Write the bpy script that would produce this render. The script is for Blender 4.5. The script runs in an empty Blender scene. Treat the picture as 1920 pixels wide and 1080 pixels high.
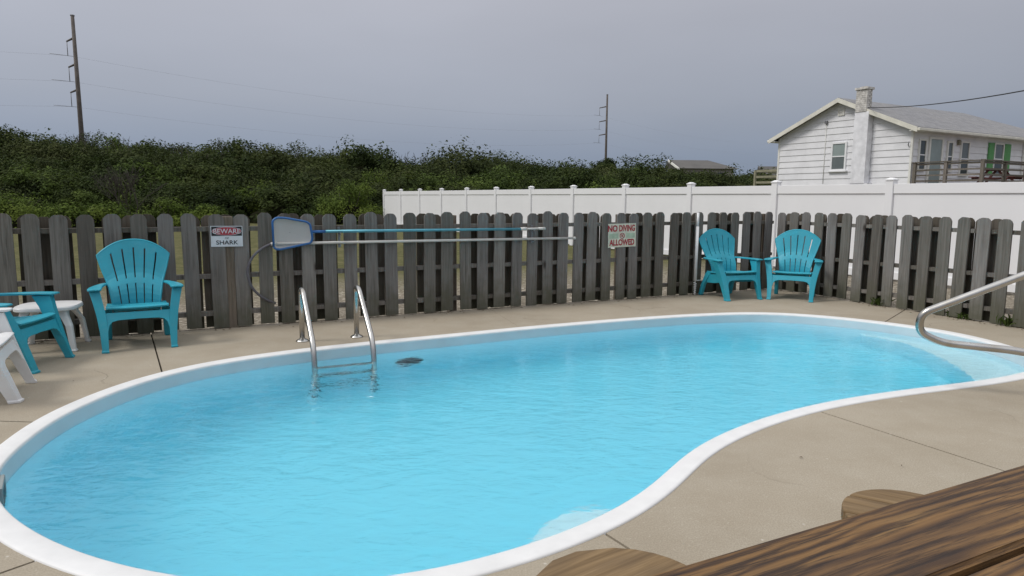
import bpy, bmesh, math, random
import numpy as np
from mathutils import Vector, Matrix
random.seed(7); rng = np.random.default_rng(7)
sc = bpy.context.scene
COL = sc.collection
PI = math.pi
# ------------------------------------------------------------------ camera
FPX, CAMH = 1280.0, 1.25
PITCH, ROLL = math.atan(168 / 1280), 0.0074
fwd = Vector((0, math.cos(PITCH), -math.sin(PITCH)))
r0 = Vector((1, 0, 0)); u0 = r0.cross(fwd)
rgt = r0 * math.cos(ROLL) + u0 * math.sin(ROLL); upv = -r0 * math.sin(ROLL) + u0 * math.cos(ROLL)
cam = bpy.data.cameras.new('camera'); cam.sensor_width = 36; cam.lens = FPX / 1920 * 36
cam.clip_start = 0.05; cam.clip_end = 3000
co = bpy.data.objects.new('camera', cam); COL.objects.link(co)
m = Matrix.Identity(4)
for i in range(3):
    m[i][0] = rgt[i]; m[i][1] = upv[i]; m[i][2] = -fwd[i]
m[2][3] = CAMH
co.matrix_world = m; sc.camera = co
# ------------------------------------------------------------------ world, sun, exposure
SUN_EL, SUN_AZ = math.radians(50), math.radians(-105)      # azimuth measured from +Y towards +X
w = bpy.data.worlds.new('World'); sc.world = w; w.use_nodes = True
nt = w.node_tree; nt.nodes.clear()
out = nt.nodes.new('ShaderNodeOutputWorld'); bg = nt.nodes.new('ShaderNodeBackground')
sky = nt.nodes.new('ShaderNodeTexSky'); sky.sky_type = 'NISHITA'; sky.sun_disc = False
sky.sun_elevation = SUN_EL; sky.sun_rotation = SUN_AZ; sky.dust_density = 4
tc = nt.nodes.new('ShaderNodeTexCoord'); sep = nt.nodes.new('ShaderNodeSeparateXYZ')
ramp = nt.nodes.new('ShaderNodeValToRGB')
els = ramp.color_ramp.elements
stops = [(0.0, (.200, .248, .335)), (.06, (.236, .280, .362)), (.13, (.308, .336, .398)), (.27, (.400, .413, .468)), (.60, (.80, .81, .85)), (1.0, (1.02, 1.03, 1.06))]
els[0].position, els[0].color = stops[0][0], (*stops[0][1], 1)
els[1].position, els[1].color = stops[-1][0], (*stops[-1][1], 1)
for p, c in stops[1:-1]:
    e = els.new(p); e.color = (*c, 1)
noi = nt.nodes.new('ShaderNodeTexNoise'); noi.inputs['Scale'].default_value = 1.6; noi.inputs['Detail'].default_value = 4
mp = nt.nodes.new('ShaderNodeMapping'); mp.inputs['Scale'].default_value = (1, 1, 3.5)
nt.links.new(tc.outputs['Generated'], mp.inputs['Vector']); nt.links.new(mp.outputs[0], noi.inputs['Vector'])
nt.links.new(tc.outputs['Generated'], sep.inputs[0]); nt.links.new(sep.outputs['Z'], ramp.inputs['Fac'])
# a slow cloud variation, a little lighter to the west (left)
m1 = nt.nodes.new('ShaderNodeMath'); m1.operation = 'MULTIPLY_ADD'; m1.inputs[1].default_value = .30; m1.inputs[2].default_value = .86
nt.links.new(noi.outputs['Fac'], m1.inputs[0])
m2 = nt.nodes.new('ShaderNodeMath'); m2.operation = 'MULTIPLY_ADD'; m2.inputs[1].default_value = -.16
nt.links.new(sep.outputs['X'], m2.inputs[0]); nt.links.new(m1.outputs[0], m2.inputs[2])
m3 = nt.nodes.new('ShaderNodeMath'); m3.operation = 'MULTIPLY'; m3.inputs[1].default_value = 10.0
nt.links.new(m2.outputs[0], m3.inputs[0])
vm = nt.nodes.new('ShaderNodeVectorMath'); vm.operation = 'SCALE'
nt.links.new(ramp.outputs['Color'], vm.inputs[0]); nt.links.new(m3.outputs[0], vm.inputs['Scale'])
mx = nt.nodes.new('ShaderNodeMix'); mx.data_type = 'RGBA'; mx.inputs['Factor'].default_value = .03
nt.links.new(vm.outputs[0], mx.inputs[6]); nt.links.new(sky.outputs[0], mx.inputs[7])
nt.links.new(mx.outputs[2], bg.inputs['Color']); bg.inputs['Strength'].default_value = 0.1
nt.links.new(bg.outputs[0], out.inputs['Surface'])
sun = bpy.data.lights.new('sun', 'SUN'); sun.energy = 1.5; sun.angle = math.radians(16); sun.color = (1, .96, .9)
so = bpy.data.objects.new('sun', sun); COL.objects.link(so)
sdir = Vector((math.sin(SUN_AZ) * math.cos(SUN_EL), math.cos(SUN_AZ) * math.cos(SUN_EL), math.sin(SUN_EL)))
so.rotation_euler = sdir.to_track_quat('Z', 'Y').to_euler(); so.location = sdir * 50
sc.view_settings.view_transform = 'Standard'; sc.view_settings.look = 'None'
sc.view_settings.exposure = 0.14; sc.view_settings.gamma = 1.0; sc.view_settings.use_curve_mapping = False
sc.cycles.caustics_refractive = True; sc.cycles.use_denoising = True
sc.cycles.max_bounces = 24; sc.cycles.diffuse_bounces = 10; sc.cycles.glossy_bounces = 6; sc.cycles.transmission_bounces = 16; sc.cycles.transparent_max_bounces = 12

# ------------------------------------------------------------------ camera geometry (used once to survey the places of things)
C = np.array([0, 0, CAMH]); _r, _u, _f = np.array(rgt), np.array(upv), np.array(fwd)
def ray(x, y): return _r * (x - 960) / FPX - _u * (y - 540) / FPX + _f
def gnd(x, y, z=0.0):
    d = ray(x, y); return C + d * ((z - CAMH) / d[2])
def atY(x, y, Y):
    d = ray(x, y); return C + d * (Y / d[1])

# ------------------------------------------------------------------ helpers
def link(o, parent=None):
    COL.objects.link(o)
    if parent is not None: o.parent = parent
    return o
def tag(o, label=None, cat=None, group=None, kind=None):
    if label: o['label'] = label
    if cat: o['category'] = cat
    if group: o['group'] = group
    if kind: o['kind'] = kind
    return o
def empty(name, loc=(0, 0, 0), rz=0.0, label=None, cat=None, group=None, kind=None):
    o = bpy.data.objects.new(name, None); COL.objects.link(o)
    o.empty_display_size = .1; o.location = loc; o.rotation_euler = (0, 0, rz)
    return tag(o, label, cat, group, kind)
def mesh_obj(name, verts, faces, mat, parent=None, smooth=False):
    me = bpy.data.meshes.new(name); me.from_pydata([tuple(v) for v in verts], [], faces); me.update()
    if mat: me.materials.append(mat)
    if smooth: me.polygons.foreach_set('use_smooth', [True] * len(me.polygons))
    return link(bpy.data.objects.new(name, me), parent)
def bm_obj(name, bm, mat, parent=None, smooth=False):
    me = bpy.data.meshes.new(name); bm.normal_update(); bm.to_mesh(me); bm.free()
    if mat: me.materials.append(mat)
    if smooth: me.polygons.foreach_set('use_smooth', [True] * len(me.polygons))
    return link(bpy.data.objects.new(name, me), parent)
def box(bm, lo, hi, mat4=None):
    r = bmesh.ops.create_cube(bm, size=1)
    c = [(a + b) / 2 for a, b in zip(lo, hi)]; s = [abs(b - a) for a, b in zip(lo, hi)]
    for v in r['verts']:
        v.co = Vector((v.co.x * s[0] + c[0], v.co.y * s[1] + c[1], v.co.z * s[2] + c[2]))
        if mat4 is not None: v.co = mat4 @ v.co
    return r['verts']
def boxes(name, lst, mat, parent=None, bev=0.0):
    bm = bmesh.new()
    for lo, hi in lst: box(bm, lo, hi)
    if bev: bmesh.ops.bevel(bm, geom=bm.edges[:], offset=bev, segments=2, affect='EDGES', profile=.5)
    return bm_obj(name, bm, mat, parent)
def prism(bm, poly, z0, z1):
    """extrude an xy polygon from z0 up to z1"""
    a = [bm.verts.new((p[0], p[1], z0)) for p in poly]; b = [bm.verts.new((p[0], p[1], z1)) for p in poly]
    n = len(poly)
    bm.faces.new(a[::-1]); top = bm.faces.new(b)
    for i in range(n): bm.faces.new((a[i], a[(i + 1) % n], b[(i + 1) % n], b[i]))
    return top
def extrude_poly(name, pts3, vec, mat, parent=None, bev=0.0):
    """extrude a planar 3D polygon along vec"""
    bm = bmesh.new(); v = Vector(vec)
    a = [bm.verts.new(p) for p in pts3]; b = [bm.verts.new(Vector(p) + v) for p in pts3]; n = len(a)
    bm.faces.new(a); bm.faces.new(b[::-1])
    for i in range(n): bm.faces.new((a[i], b[i], b[(i + 1) % n], a[(i + 1) % n]))
    bmesh.ops.recalc_face_normals(bm, faces=bm.faces[:])
    if bev: bmesh.ops.bevel(bm, geom=bm.edges[:], offset=bev, segments=2, affect='EDGES', profile=.5)
    return bm_obj(name, bm, mat, parent)
def catmull(P, n=8, closed=False):
    P = [np.array(p, float) for p in P]; out = []; N = len(P)
    rngi = range(N if closed else N - 1)
    for i in rngi:
        p1, p2 = P[i], P[(i + 1) % N]
        p0 = P[i - 1] if (closed or i > 0) else 2 * p1 - p2
        p3 = P[(i + 2) % N] if (closed or i + 2 < N) else 2 * p2 - p1
        for k in range(n):
            t = k / n
            out.append(.5 * ((2 * p1) + (-p0 + p2) * t + (2 * p0 - 5 * p1 + 4 * p2 - p3) * t * t + (-p0 + 3 * p1 - 3 * p2 + p3) * t ** 3))
    if not closed: out.append(P[-1])
    return out
def fillet(P, r, n=6):
    P = [np.array(p, float) for p in P]; out = [P[0]]
    for i in range(1, len(P) - 1):
        a, b, c = P[i - 1], P[i], P[i + 1]
        rr = min(r, np.linalg.norm(a - b) * .48, np.linalg.norm(c - b) * .48)
        s = b + (a - b) / np.linalg.norm(a - b) * rr; e = b + (c - b) / np.linalg.norm(c - b) * rr
        for k in range(n + 1):
            t = k / n; out.append((1 - t) ** 2 * s + 2 * t * (1 - t) * b + t * t * e)
    out.append(P[-1]); return out
def tube(bm, P, rad, seg=12, cap=True):
    P = [Vector(p) for p in P]; n = len(P); rads = rad if hasattr(rad, '__len__') else [rad] * n
    t0 = (P[1] - P[0]).normalized()
    ref = Vector((0, 0, 1)) if abs(t0.z) < .9 else Vector((1, 0, 0))
    nrm = t0.cross(ref).normalized(); rings = []
    for i in range(n):
        t = (P[min(i + 1, n - 1)] - P[max(i - 1, 0)]).normalized()
        nrm = (nrm - t * nrm.dot(t)).normalized(); b = t.cross(nrm)
        rings.append([bm.verts.new(P[i] + (nrm * math.cos(2 * PI * k / seg) + b * math.sin(2 * PI * k / seg)) * rads[i]) for k in range(seg)])
    for i in range(n - 1):
        for k in range(seg): bm.faces.new((rings[i][k], rings[i][(k + 1) % seg], rings[i + 1][(k + 1) % seg], rings[i + 1][k]))
    if cap:
        bm.faces.new(rings[0][::-1]); bm.faces.new(rings[-1])
def tube_obj(name, P, rad, mat, parent=None, seg=12):
    bm = bmesh.new(); tube(bm, P, rad, seg); bmesh.ops.recalc_face_normals(bm, faces=bm.faces[:])
    o = bm_obj(name, bm, mat, parent, True); return o
def lathe(name, prof, mat, parent=None, seg=24, loc=(0, 0, 0)):
    bm = bmesh.new(); rings = []
    for r, z in prof:
        rings.append([bm.verts.new((loc[0] + r * math.cos(2 * PI * k / seg), loc[1] + r * math.sin(2 * PI * k / seg), loc[2] + z)) for k in range(seg)])
    for i in range(len(rings) - 1):
        for k in range(seg): bm.faces.new((rings[i][k], rings[i][(k + 1) % seg], rings[i + 1][(k + 1) % seg], rings[i + 1][k]))
    bm.faces.new(rings[0][::-1]); bm.faces.new(rings[-1])
    bmesh.ops.recalc_face_normals(bm, faces=bm.faces[:])
    return bm_obj(name, bm, mat, parent)
def copy_tree(o, parent=None):
    c = o.copy(); COL.objects.link(c); c.parent = parent
    for ch in list(o.children): copy_tree(ch, c)
    return c
def bevel_mod(o, w, seg=2):
    b = o.modifiers.new('bevel', 'BEVEL'); b.width = w; b.segments = seg; b.limit_method = 'ANGLE'; b.angle_limit = math.radians(35)
    return o
def smooth_faces(o, ang=35):
    me = o.data; me.polygons.foreach_set('use_smooth', [True] * len(me.polygons))
    try: me.set_sharp_from_angle(angle=math.radians(ang))
    except Exception: pass
    return o

# ------------------------------------------------------------------ materials
class NT:
    def __init__(s, name):
        s.m = bpy.data.materials.new(name); s.m.use_nodes = True; s.t = s.m.node_tree; s.t.nodes.clear()
        s.out = s.t.nodes.new('ShaderNodeOutputMaterial'); s.b = s.t.nodes.new('ShaderNodeBsdfPrincipled')
        s.t.links.new(s.b.outputs[0], s.out.inputs[0]); s.tc = s.t.nodes.new('ShaderNodeTexCoord')
    def n(s, t, **kw):
        x = s.t.nodes.new('ShaderNode' + t)
        for k, v in kw.items(): setattr(x, k, v)
        return x
    def l(s, a, b): s.t.links.new(a, b)
    def coords(s, scale=(1, 1, 1), src='Object', rnd=False):
        mp = s.n('Mapping'); mp.inputs['Scale'].default_value = scale; s.l(s.tc.outputs[src], mp.inputs[0])
        if rnd:
            oi = s.n('ObjectInfo'); cb = s.n('Math', operation='MULTIPLY'); cb.inputs[1].default_value = 37.0
            s.l(oi.outputs['Random'], cb.inputs[0])
            s.l(cb.outputs[0], mp.inputs['Location'])
        return mp.outputs[0]
    def noise(s, vec, scale, detail=4, rough=.55, dist=0.0):
        x = s.n('TexNoise'); x.inputs['Scale'].default_value = scale; x.inputs['Detail'].default_value = detail
        x.inputs['Roughness'].default_value = rough; x.inputs['Distortion'].default_value = dist
        if vec is not None: s.l(vec, x.inputs['Vector'])
        return x.outputs['Fac']
    def ramp(s, fac, stops):
        x = s.n('ValToRGB'); e = x.color_ramp.elements
        def c4(c): return (*c, 1) if hasattr(c, '__len__') else (c, c, c, 1)
        e[0].position = stops[0][0]; e[0].color = c4(stops[0][1]); e[1].position = stops[-1][0]; e[1].color = c4(stops[-1][1])
        for p, c in stops[1:-1]:
            k = e.new(p); k.color = c4(c)
        s.l(fac, x.inputs[0]); return x.outputs[0]
    def mix(s, fac, a, b, mode='MIX'):
        x = s.n('Mix', data_type='RGBA', blend_type=mode)
        for idx, v in ((0, fac), (6, a), (7, b)):
            if hasattr(v, 'is_output'): s.l(v, x.inputs[idx])
            elif idx == 0: x.inputs[0].default_value = v
            else: x.inputs[idx].default_value = (*v, 1) if len(v) == 3 else v
        return x.outputs[2]
    def bump(s, fac, strength, dist=.01):
        x = s.n('Bump'); x.inputs['Strength'].default_value = strength; x.inputs['Distance'].default_value = dist
        s.l(fac, x.inputs['Height']); s.l(x.outputs[0], s.b.inputs['Normal']); return x
    def set(s, col=None, rough=None, metal=None, spec=None):
        for k, v in (('Base Color', col), ('Roughness', rough), ('Metallic', metal), ('Specular IOR Level', spec)):
            if v is None: continue
            if hasattr(v, 'is_output'): s.l(v, s.b.inputs[k])
            else: s.b.inputs[k].default_value = (*v, 1) if hasattr(v, '__len__') else v
        return s
def simple(name, col, rough=.5, metal=0, var=.12, scale=6, spec=None, bump=0.0, src='Object'):
    a = NT(name); v = a.coords(src=src)
    f = a.noise(v, scale, 5)
    lo = tuple(c * (1 - var) for c in col); hi = tuple(min(1, c * (1 + var)) for c in col)
    a.set(a.ramp(f, [(.3, lo), (.7, hi)]), rough, metal, spec)
    if bump: a.bump(a.noise(v, scale * 14, 3), bump, .004)
    return a.m
def concrete():
    a = NT('deck_concrete'); v = a.coords()
    base = a.ramp(a.noise(v, .8, 6, .6), [(.3, (.325, .280, .213)), (.7, (.398, .346, .268))])
    base = a.mix(a.ramp(a.noise(v, 3.2, 7, .65), [(.42, 0.0), (.75, .5)]), base, (.42, .38, .31))
    base = a.mix(a.ramp(a.noise(v, 5.5, 5, .7), [(.28, .14), (.42, 0.0)]), base, (.29, .25, .19))
    base = a.mix(a.ramp(a.noise(v, 160, 2), [(.4, .36), (.62, 0.0)]), base, (.18, .155, .12))
    base = a.mix(a.ramp(a.noise(v, 62, 3, .6), [(.60, 0.0), (.72, .35)]), base, (.52, .48, .40))
    # pale worn specks
    vo = a.n('TexVoronoi'); vo.inputs['Scale'].default_value = 7.0; a.l(v, vo.inputs['Vector'])
    base = a.mix(a.ramp(vo.outputs['Distance'], [(.02, .55), (.05, 0.0)]), base, (.62, .59, .53))
    ve = a.n('TexVoronoi', feature='DISTANCE_TO_EDGE'); ve.inputs['Scale'].default_value = .55
    dn = a.n('TexNoise'); dn.inputs['Scale'].default_value = 2.2; dn.inputs['Detail'].default_value = 6; a.l(v, dn.inputs['Vector'])
    av = a.n('MixRGB' if False else 'Mix', data_type='RGBA', blend_type='ADD'); av.inputs[0].default_value = .35; a.l(v, av.inputs[6]); a.l(dn.outputs['Color'], av.inputs[7]); a.l(av.outputs[2], ve.inputs['Vector'])
    mk = a.n('Math', operation='MULTIPLY'); a.l(a.ramp(ve.outputs['Distance'], [(.0015, .6), (.004, 0.0)]), mk.inputs[0]); a.l(a.ramp(a.noise(v, .7, 2), [(.5, 0.0), (.6, 1.0)]), mk.inputs[1])
    base = a.mix(mk.outputs[0], base, (.12, .10, .075))
    a.set(base, .82, 0, .25); a.bump(a.noise(v, 190, 3, .6), .25, .003); return a.m
def grey_wood(name, tint=(1, 1, 1), ends=True):
    a = NT(name); v = a.coords((1, 1, 1), rnd=True)
    g = a.coords((26, 26, 1.1), rnd=True)
    grain = a.noise(g, 2.0, 6, .6, .6); blotch = a.noise(v, 3.5, 4, .6)
    c = a.ramp(grain, [(.26, (.075, .071, .065)), (.5, (.156, .148, .136)), (.76, (.245, .235, .222))])
    c = a.mix(a.ramp(blotch, [(.35, 0.0), (.7, .6)]), c, (.185, .18, .172))
    oi = a.n('ObjectInfo')
    c = a.mix(1.0, c, a.ramp(oi.outputs['Random'], [(0, (.66, .63, .59)), (.35, (.92, .92, .88)), (.7, (1.05, 1.04, 1.06)), (1, (1.3, 1.28, 1.26))]), 'MULTIPLY')
    c = a.mix(1.0, c, tint, 'MULTIPLY')
    if ends:   # green and brown algae stain that creeps up from the wet foot of each board, and rust-brown weeps
        sp = a.n('SeparateXYZ'); a.l(a.tc.outputs['Object'], sp.inputs[0])
        ad = a.n('Math', operation='MULTIPLY_ADD'); ad.inputs[1].default_value = .5; a.l(a.noise(v, 9, 4), ad.inputs[0]); a.l(sp.outputs['Z'], ad.inputs[2])
        c = a.mix(a.ramp(ad.outputs[0], [(.26, .75), (.62, 0.0)]), c, (.083, .085, .055))
        kn = a.n('TexVoronoi'); kn.inputs['Scale'].default_value = 3.3
        a.l(a.coords((1.0, 1.0, .45), rnd=True), kn.inputs['Vector'])
        c = a.mix(a.ramp(kn.outputs['Distance'], [(.035, .85), (.10, 0.0)]), c, (.03, .024, .02))
    a.set(c, .85, 0, .2); a.bump(grain, .5, .004); return a.m
def stained_wood():
    a = NT('stained_plank')
    fine = a.coords((3.2, 82, 82), rnd=True); mid = a.coords((1.1, 30, 30), rnd=True); big = a.coords((.8, 7, 7), rnd=True)
    # growth rings cut lengthwise: warped parallel lines with thin dark late wood
    wn = a.noise(a.coords((1.5, 4.2, 4.2), rnd=True), 1.15, 3, .5, .4)
    sp = a.n('SeparateXYZ'); a.l(a.tc.outputs['Object'], sp.inputs[0])
    ph = a.n('Math', operation='MULTIPLY'); ph.inputs[1].default_value = 240.0; a.l(sp.outputs['Y'], ph.inputs[0])
    pa = a.n('Math', operation='MULTIPLY_ADD'); pa.inputs[1].default_value = 34.0; a.l(wn, pa.inputs[0]); a.l(ph.outputs[0], pa.inputs[2])
    jt = a.n('Math', operation='MULTIPLY_ADD'); jt.inputs[1].default_value = 1.0; a.l(a.noise(mid, 1.3, 5, .65), jt.inputs[0]); a.l(pa.outputs[0], jt.inputs[2])
    sn = a.n('Math', operation='SINE'); a.l(jt.outputs[0], sn.inputs[0])
    hf = a.n('Math', operation='MULTIPLY_ADD'); hf.inputs[1].default_value = .5; hf.inputs[2].default_value = .5; a.l(sn.outputs[0], hf.inputs[0])
    c = a.ramp(hf.outputs[0], [(.0, (.062, .034, .018)), (.22, (.108, .058, .023)), (.55, (.162, .086, .032)), (.85, (.205, .113, .042)), (1.0, (.18, .098, .037))])
    c = a.mix(a.ramp(a.noise(big, 1.0, 5, .6, 1.2), [(.50, 0), (.70, .55)]), c, (.080, .047, .027))
    c = a.mix(a.ramp(a.noise(big, 1.9, 4, .6, 1.5), [(.57, 0), (.70, .55)]), c, (.30, .185, .072))
    c = a.mix(a.ramp(a.noise(mid, 1.6, 6, .7), [(.32, .5), (.45, .0)]), c, (.048, .028, .018))
    c = a.mix(a.ramp(a.noise(fine, 1.2, 5, .75), [(.38, .85), (.52, 0.0)]), c, (.022, .014, .011))
    cr = a.noise(a.coords((.5, 42, 42), rnd=True), 1.0, 2, .5)
    c = a.mix(a.ramp(cr, [(.24, .95), (.29, 0.0)]), c, (.006, .005, .004))
    kn = a.n('TexVoronoi'); kn.inputs['Scale'].default_value = 3.4; a.l(a.coords((.9, 1.9, 1.9), rnd=True), kn.inputs['Vector'])
    c = a.mix(a.ramp(kn.outputs['Distance'], [(.04, .95), (.085, 0.0)]), c, (.012, .009, .008))
    a.set(c, .62, 0, .3); a.bump(a.noise(fine, 1.2, 5, .75), .5, .003); return a.m
def seat_wood():
    a = NT('seat_plank'); f = a.coords((3, 60, 60), rnd=True)
    c = a.ramp(a.noise(f, 1.2, 5, .65, .5), [(.3, (.12, .075, .034)), (.55, (.215, .142, .070)), (.75, (.28, .195, .105))])
    c = a.mix(a.ramp(a.noise(a.coords((1.2, 6, 6)), 3, 4), [(.45, 0.0), (.7, .6)]), c, (.11, .075, .045))
    a.set(c, .7, 0, .3); a.bump(a.noise(f, 1.2, 5), .3, .003); return a.m
def ground_mat():
    a = NT('ground'); v = a.coords()
    n1 = a.noise(v, .35, 6, .6); n2 = a.noise(v, 5, 6, .7); n3 = a.noise(v, 17, 4, .75)
    sand = a.ramp(n3, [(.3, (.09, .075, .055)), (.55, (.24, .21, .165)), (.68, (.55, .51, .44))])
    grass = a.ramp(n2, [(.3, (.055, .06, .020)), (.55, (.11, .105, .045)), (.75, (.19, .17, .095))])
    sp = a.n('SeparateXYZ'); a.l(a.tc.outputs['Object'], sp.inputs[0])
    # grass takes over a few metres outside the pool fence
    d = a.n('Math', operation='MULTIPLY_ADD'); d.inputs[1].default_value = 1.0
    y2 = a.n('Math', operation='MULTIPLY_ADD'); y2.inputs[1].default_value = -.50; a.l(sp.outputs['X'], y2.inputs[0]); a.l(sp.outputs['Y'], y2.inputs[2])
    a.l(y2.outputs[0], d.inputs[0])
    nn = a.n('Math', operation='MULTIPLY'); nn.inputs[1].default_value = 3.0; a.l(n2, nn.inputs[0]); a.l(nn.outputs[0], d.inputs[2])
    mr = a.n('MapRange'); mr.inputs[1].default_value = 11.2; mr.inputs[2].default_value = 14.5; a.l(d.outputs[0], mr.inputs[0])
    c = a.mix(mr.outputs[0], sand, grass)
    a.set(c, .95, 0, .1); a.bump(n3, .5, .03); return a.m
def leaf_mat(name, cols):
    a = NT(name)
    g = a.n('NewGeometry'); v = a.coords((1, 1, 1))
    n1 = a.noise(v, .33, 4, .6); n2 = a.noise(v, 2.2, 3, .6)
    c = a.ramp(n1, [(.36, tuple(x * .8 for x in cols[0])), (.5, cols[1]), (.64, cols[2])])
    c = a.mix(a.ramp(n2, [(.45, 0.0), (.75, .7)]), c, cols[3])
    isl = a.ramp(g.outputs['Random Per Island'], [(0, (.85, .85, .85)), (1, (1.42, 1.42, 1.36))])
    c = a.mix(1.0, c, isl, 'MULTIPLY')
    tr = a.n('BsdfTranslucent'); a.l(c, tr.inputs[0]); ms = a.n('MixShader'); ms.inputs[0].default_value = .25
    a.set(c, .8, 0, .12); a.l(a.b.outputs[0], ms.inputs[1]); a.l(tr.outputs[0], ms.inputs[2]); a.l(ms.outputs[0], a.out.inputs[0])
    return a.m
def plastic(name, col, rough=.42):
    a = NT(name); v = a.coords()
    f = a.noise(v, 3, 4); c = a.ramp(f, [(.3, tuple(x * .9 for x in col)), (.7, tuple(min(1, x * 1.06) for x in col))])
    c = a.mix(a.ramp(a.noise(v, 14, 6, .7), [(.5, 0.0), (.8, .22)]), c, tuple(x * .5 + .16 for x in col))   # chalky sun fade
    a.set(c, rough, 0, .4); a.bump(a.noise(v, 260, 2), .08, .001); return a.m
def steel():
    a = NT('stainless_steel'); v = a.coords()
    c = a.ramp(a.noise(v, 3.5, 3, .5), [(.35, (.44, .43, .41)), (.65, (.57, .56, .54))])
    c = a.mix(a.ramp(a.noise(a.coords((1, 1, .35)), 9, 3, .5), [(.56, 0.0), (.72, .4)]), c, (.36, .30, .20))
    a.set(c, a.ramp(a.noise(v, 4, 2), [(.3, .22), (.7, .30)]), 1.0); return a.m
def water_mat():
    a = NT('pool_water'); t = a.t; t.nodes.remove(a.b)
    gl = a.n('BsdfGlass'); gl.inputs['IOR'].default_value = 1.33; gl.inputs['Roughness'].default_value = 0.0
    gl.inputs['Color'].default_value = (1, 1, 1, 1)
    v1 = a.coords((1.0, 1.9, 1)); v2 = a.coords((1, 1.4, 1))
    n1 = a.noise(v1, 5.5, 3, .55, .6); n2 = a.noise(v2, 16, 2, .5, .3); n3 = a.noise(a.coords((1, 1, 1)), .8, 2)
    ad = a.n('Math', operation='MULTIPLY_ADD'); ad.inputs[1].default_value = .28; a.l(n2, ad.inputs[0]); a.l(n1, ad.inputs[2])
    gu = a.n('Math', operation='MULTIPLY'); a.l(ad.outputs[0], gu.inputs[0])
    a.l(a.ramp(n3, [(.35, .35), (.65, 1.0)]), gu.inputs[1])
    b = a.n('Bump'); b.inputs['Strength'].default_value = .8; b.inputs['Distance'].default_value = .024
    a.l(gu.outputs[0], b.inputs['Height']); a.l(b.outputs[0], gl.inputs['Normal'])
    a.l(gl.outputs[0], a.out.inputs['Surface'])
    ab = a.n('VolumeAbsorption'); ab.inputs['Color'].default_value = (.0, .87, .997, 1); ab.inputs['Density'].default_value = .58
    a.l(ab.outputs[0], a.out.inputs['Volume']); return a.m
def siding_mat():
    a = NT('white_siding'); v = a.coords()
    c = a.ramp(a.noise(v, 1.5, 6, .65), [(.3, (.68, .68, .70)), (.6, (.79, .79, .81))])
    c = a.mix(a.ramp(a.noise(a.coords((1, 1, 9)), 2.2, 5, .7), [(.55, 0.0), (.8, .35)]), c, (.5, .5, .47))
    a.set(c, .7, 0, .3); return a.m
def roof_mat():
    a = NT('grey_shingles'); v = a.coords()
    br = a.n('TexBrick'); br.inputs['Scale'].default_value = 1.0; br.inputs['Brick Width'].default_value = .3; br.inputs['Row Height'].default_value = .14
    br.inputs['Mortar Size'].default_value = .006; br.inputs['Color1'].default_value = (.27, .27, .28, 1); br.inputs['Color2'].default_value = (.21, .21, .22, 1); br.inputs['Mortar'].default_value = (.13, .13, .14, 1)
    a.l(a.tc.outputs['UV'], br.inputs['Vector'])
    c = a.mix(a.ramp(a.noise(v, .9, 5, .65), [(.4, 0.0), (.7, .4)]), br.outputs['Color'], (.30, .29, .28))
    a.set(c, .9, 0, .2); return a.m

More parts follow.
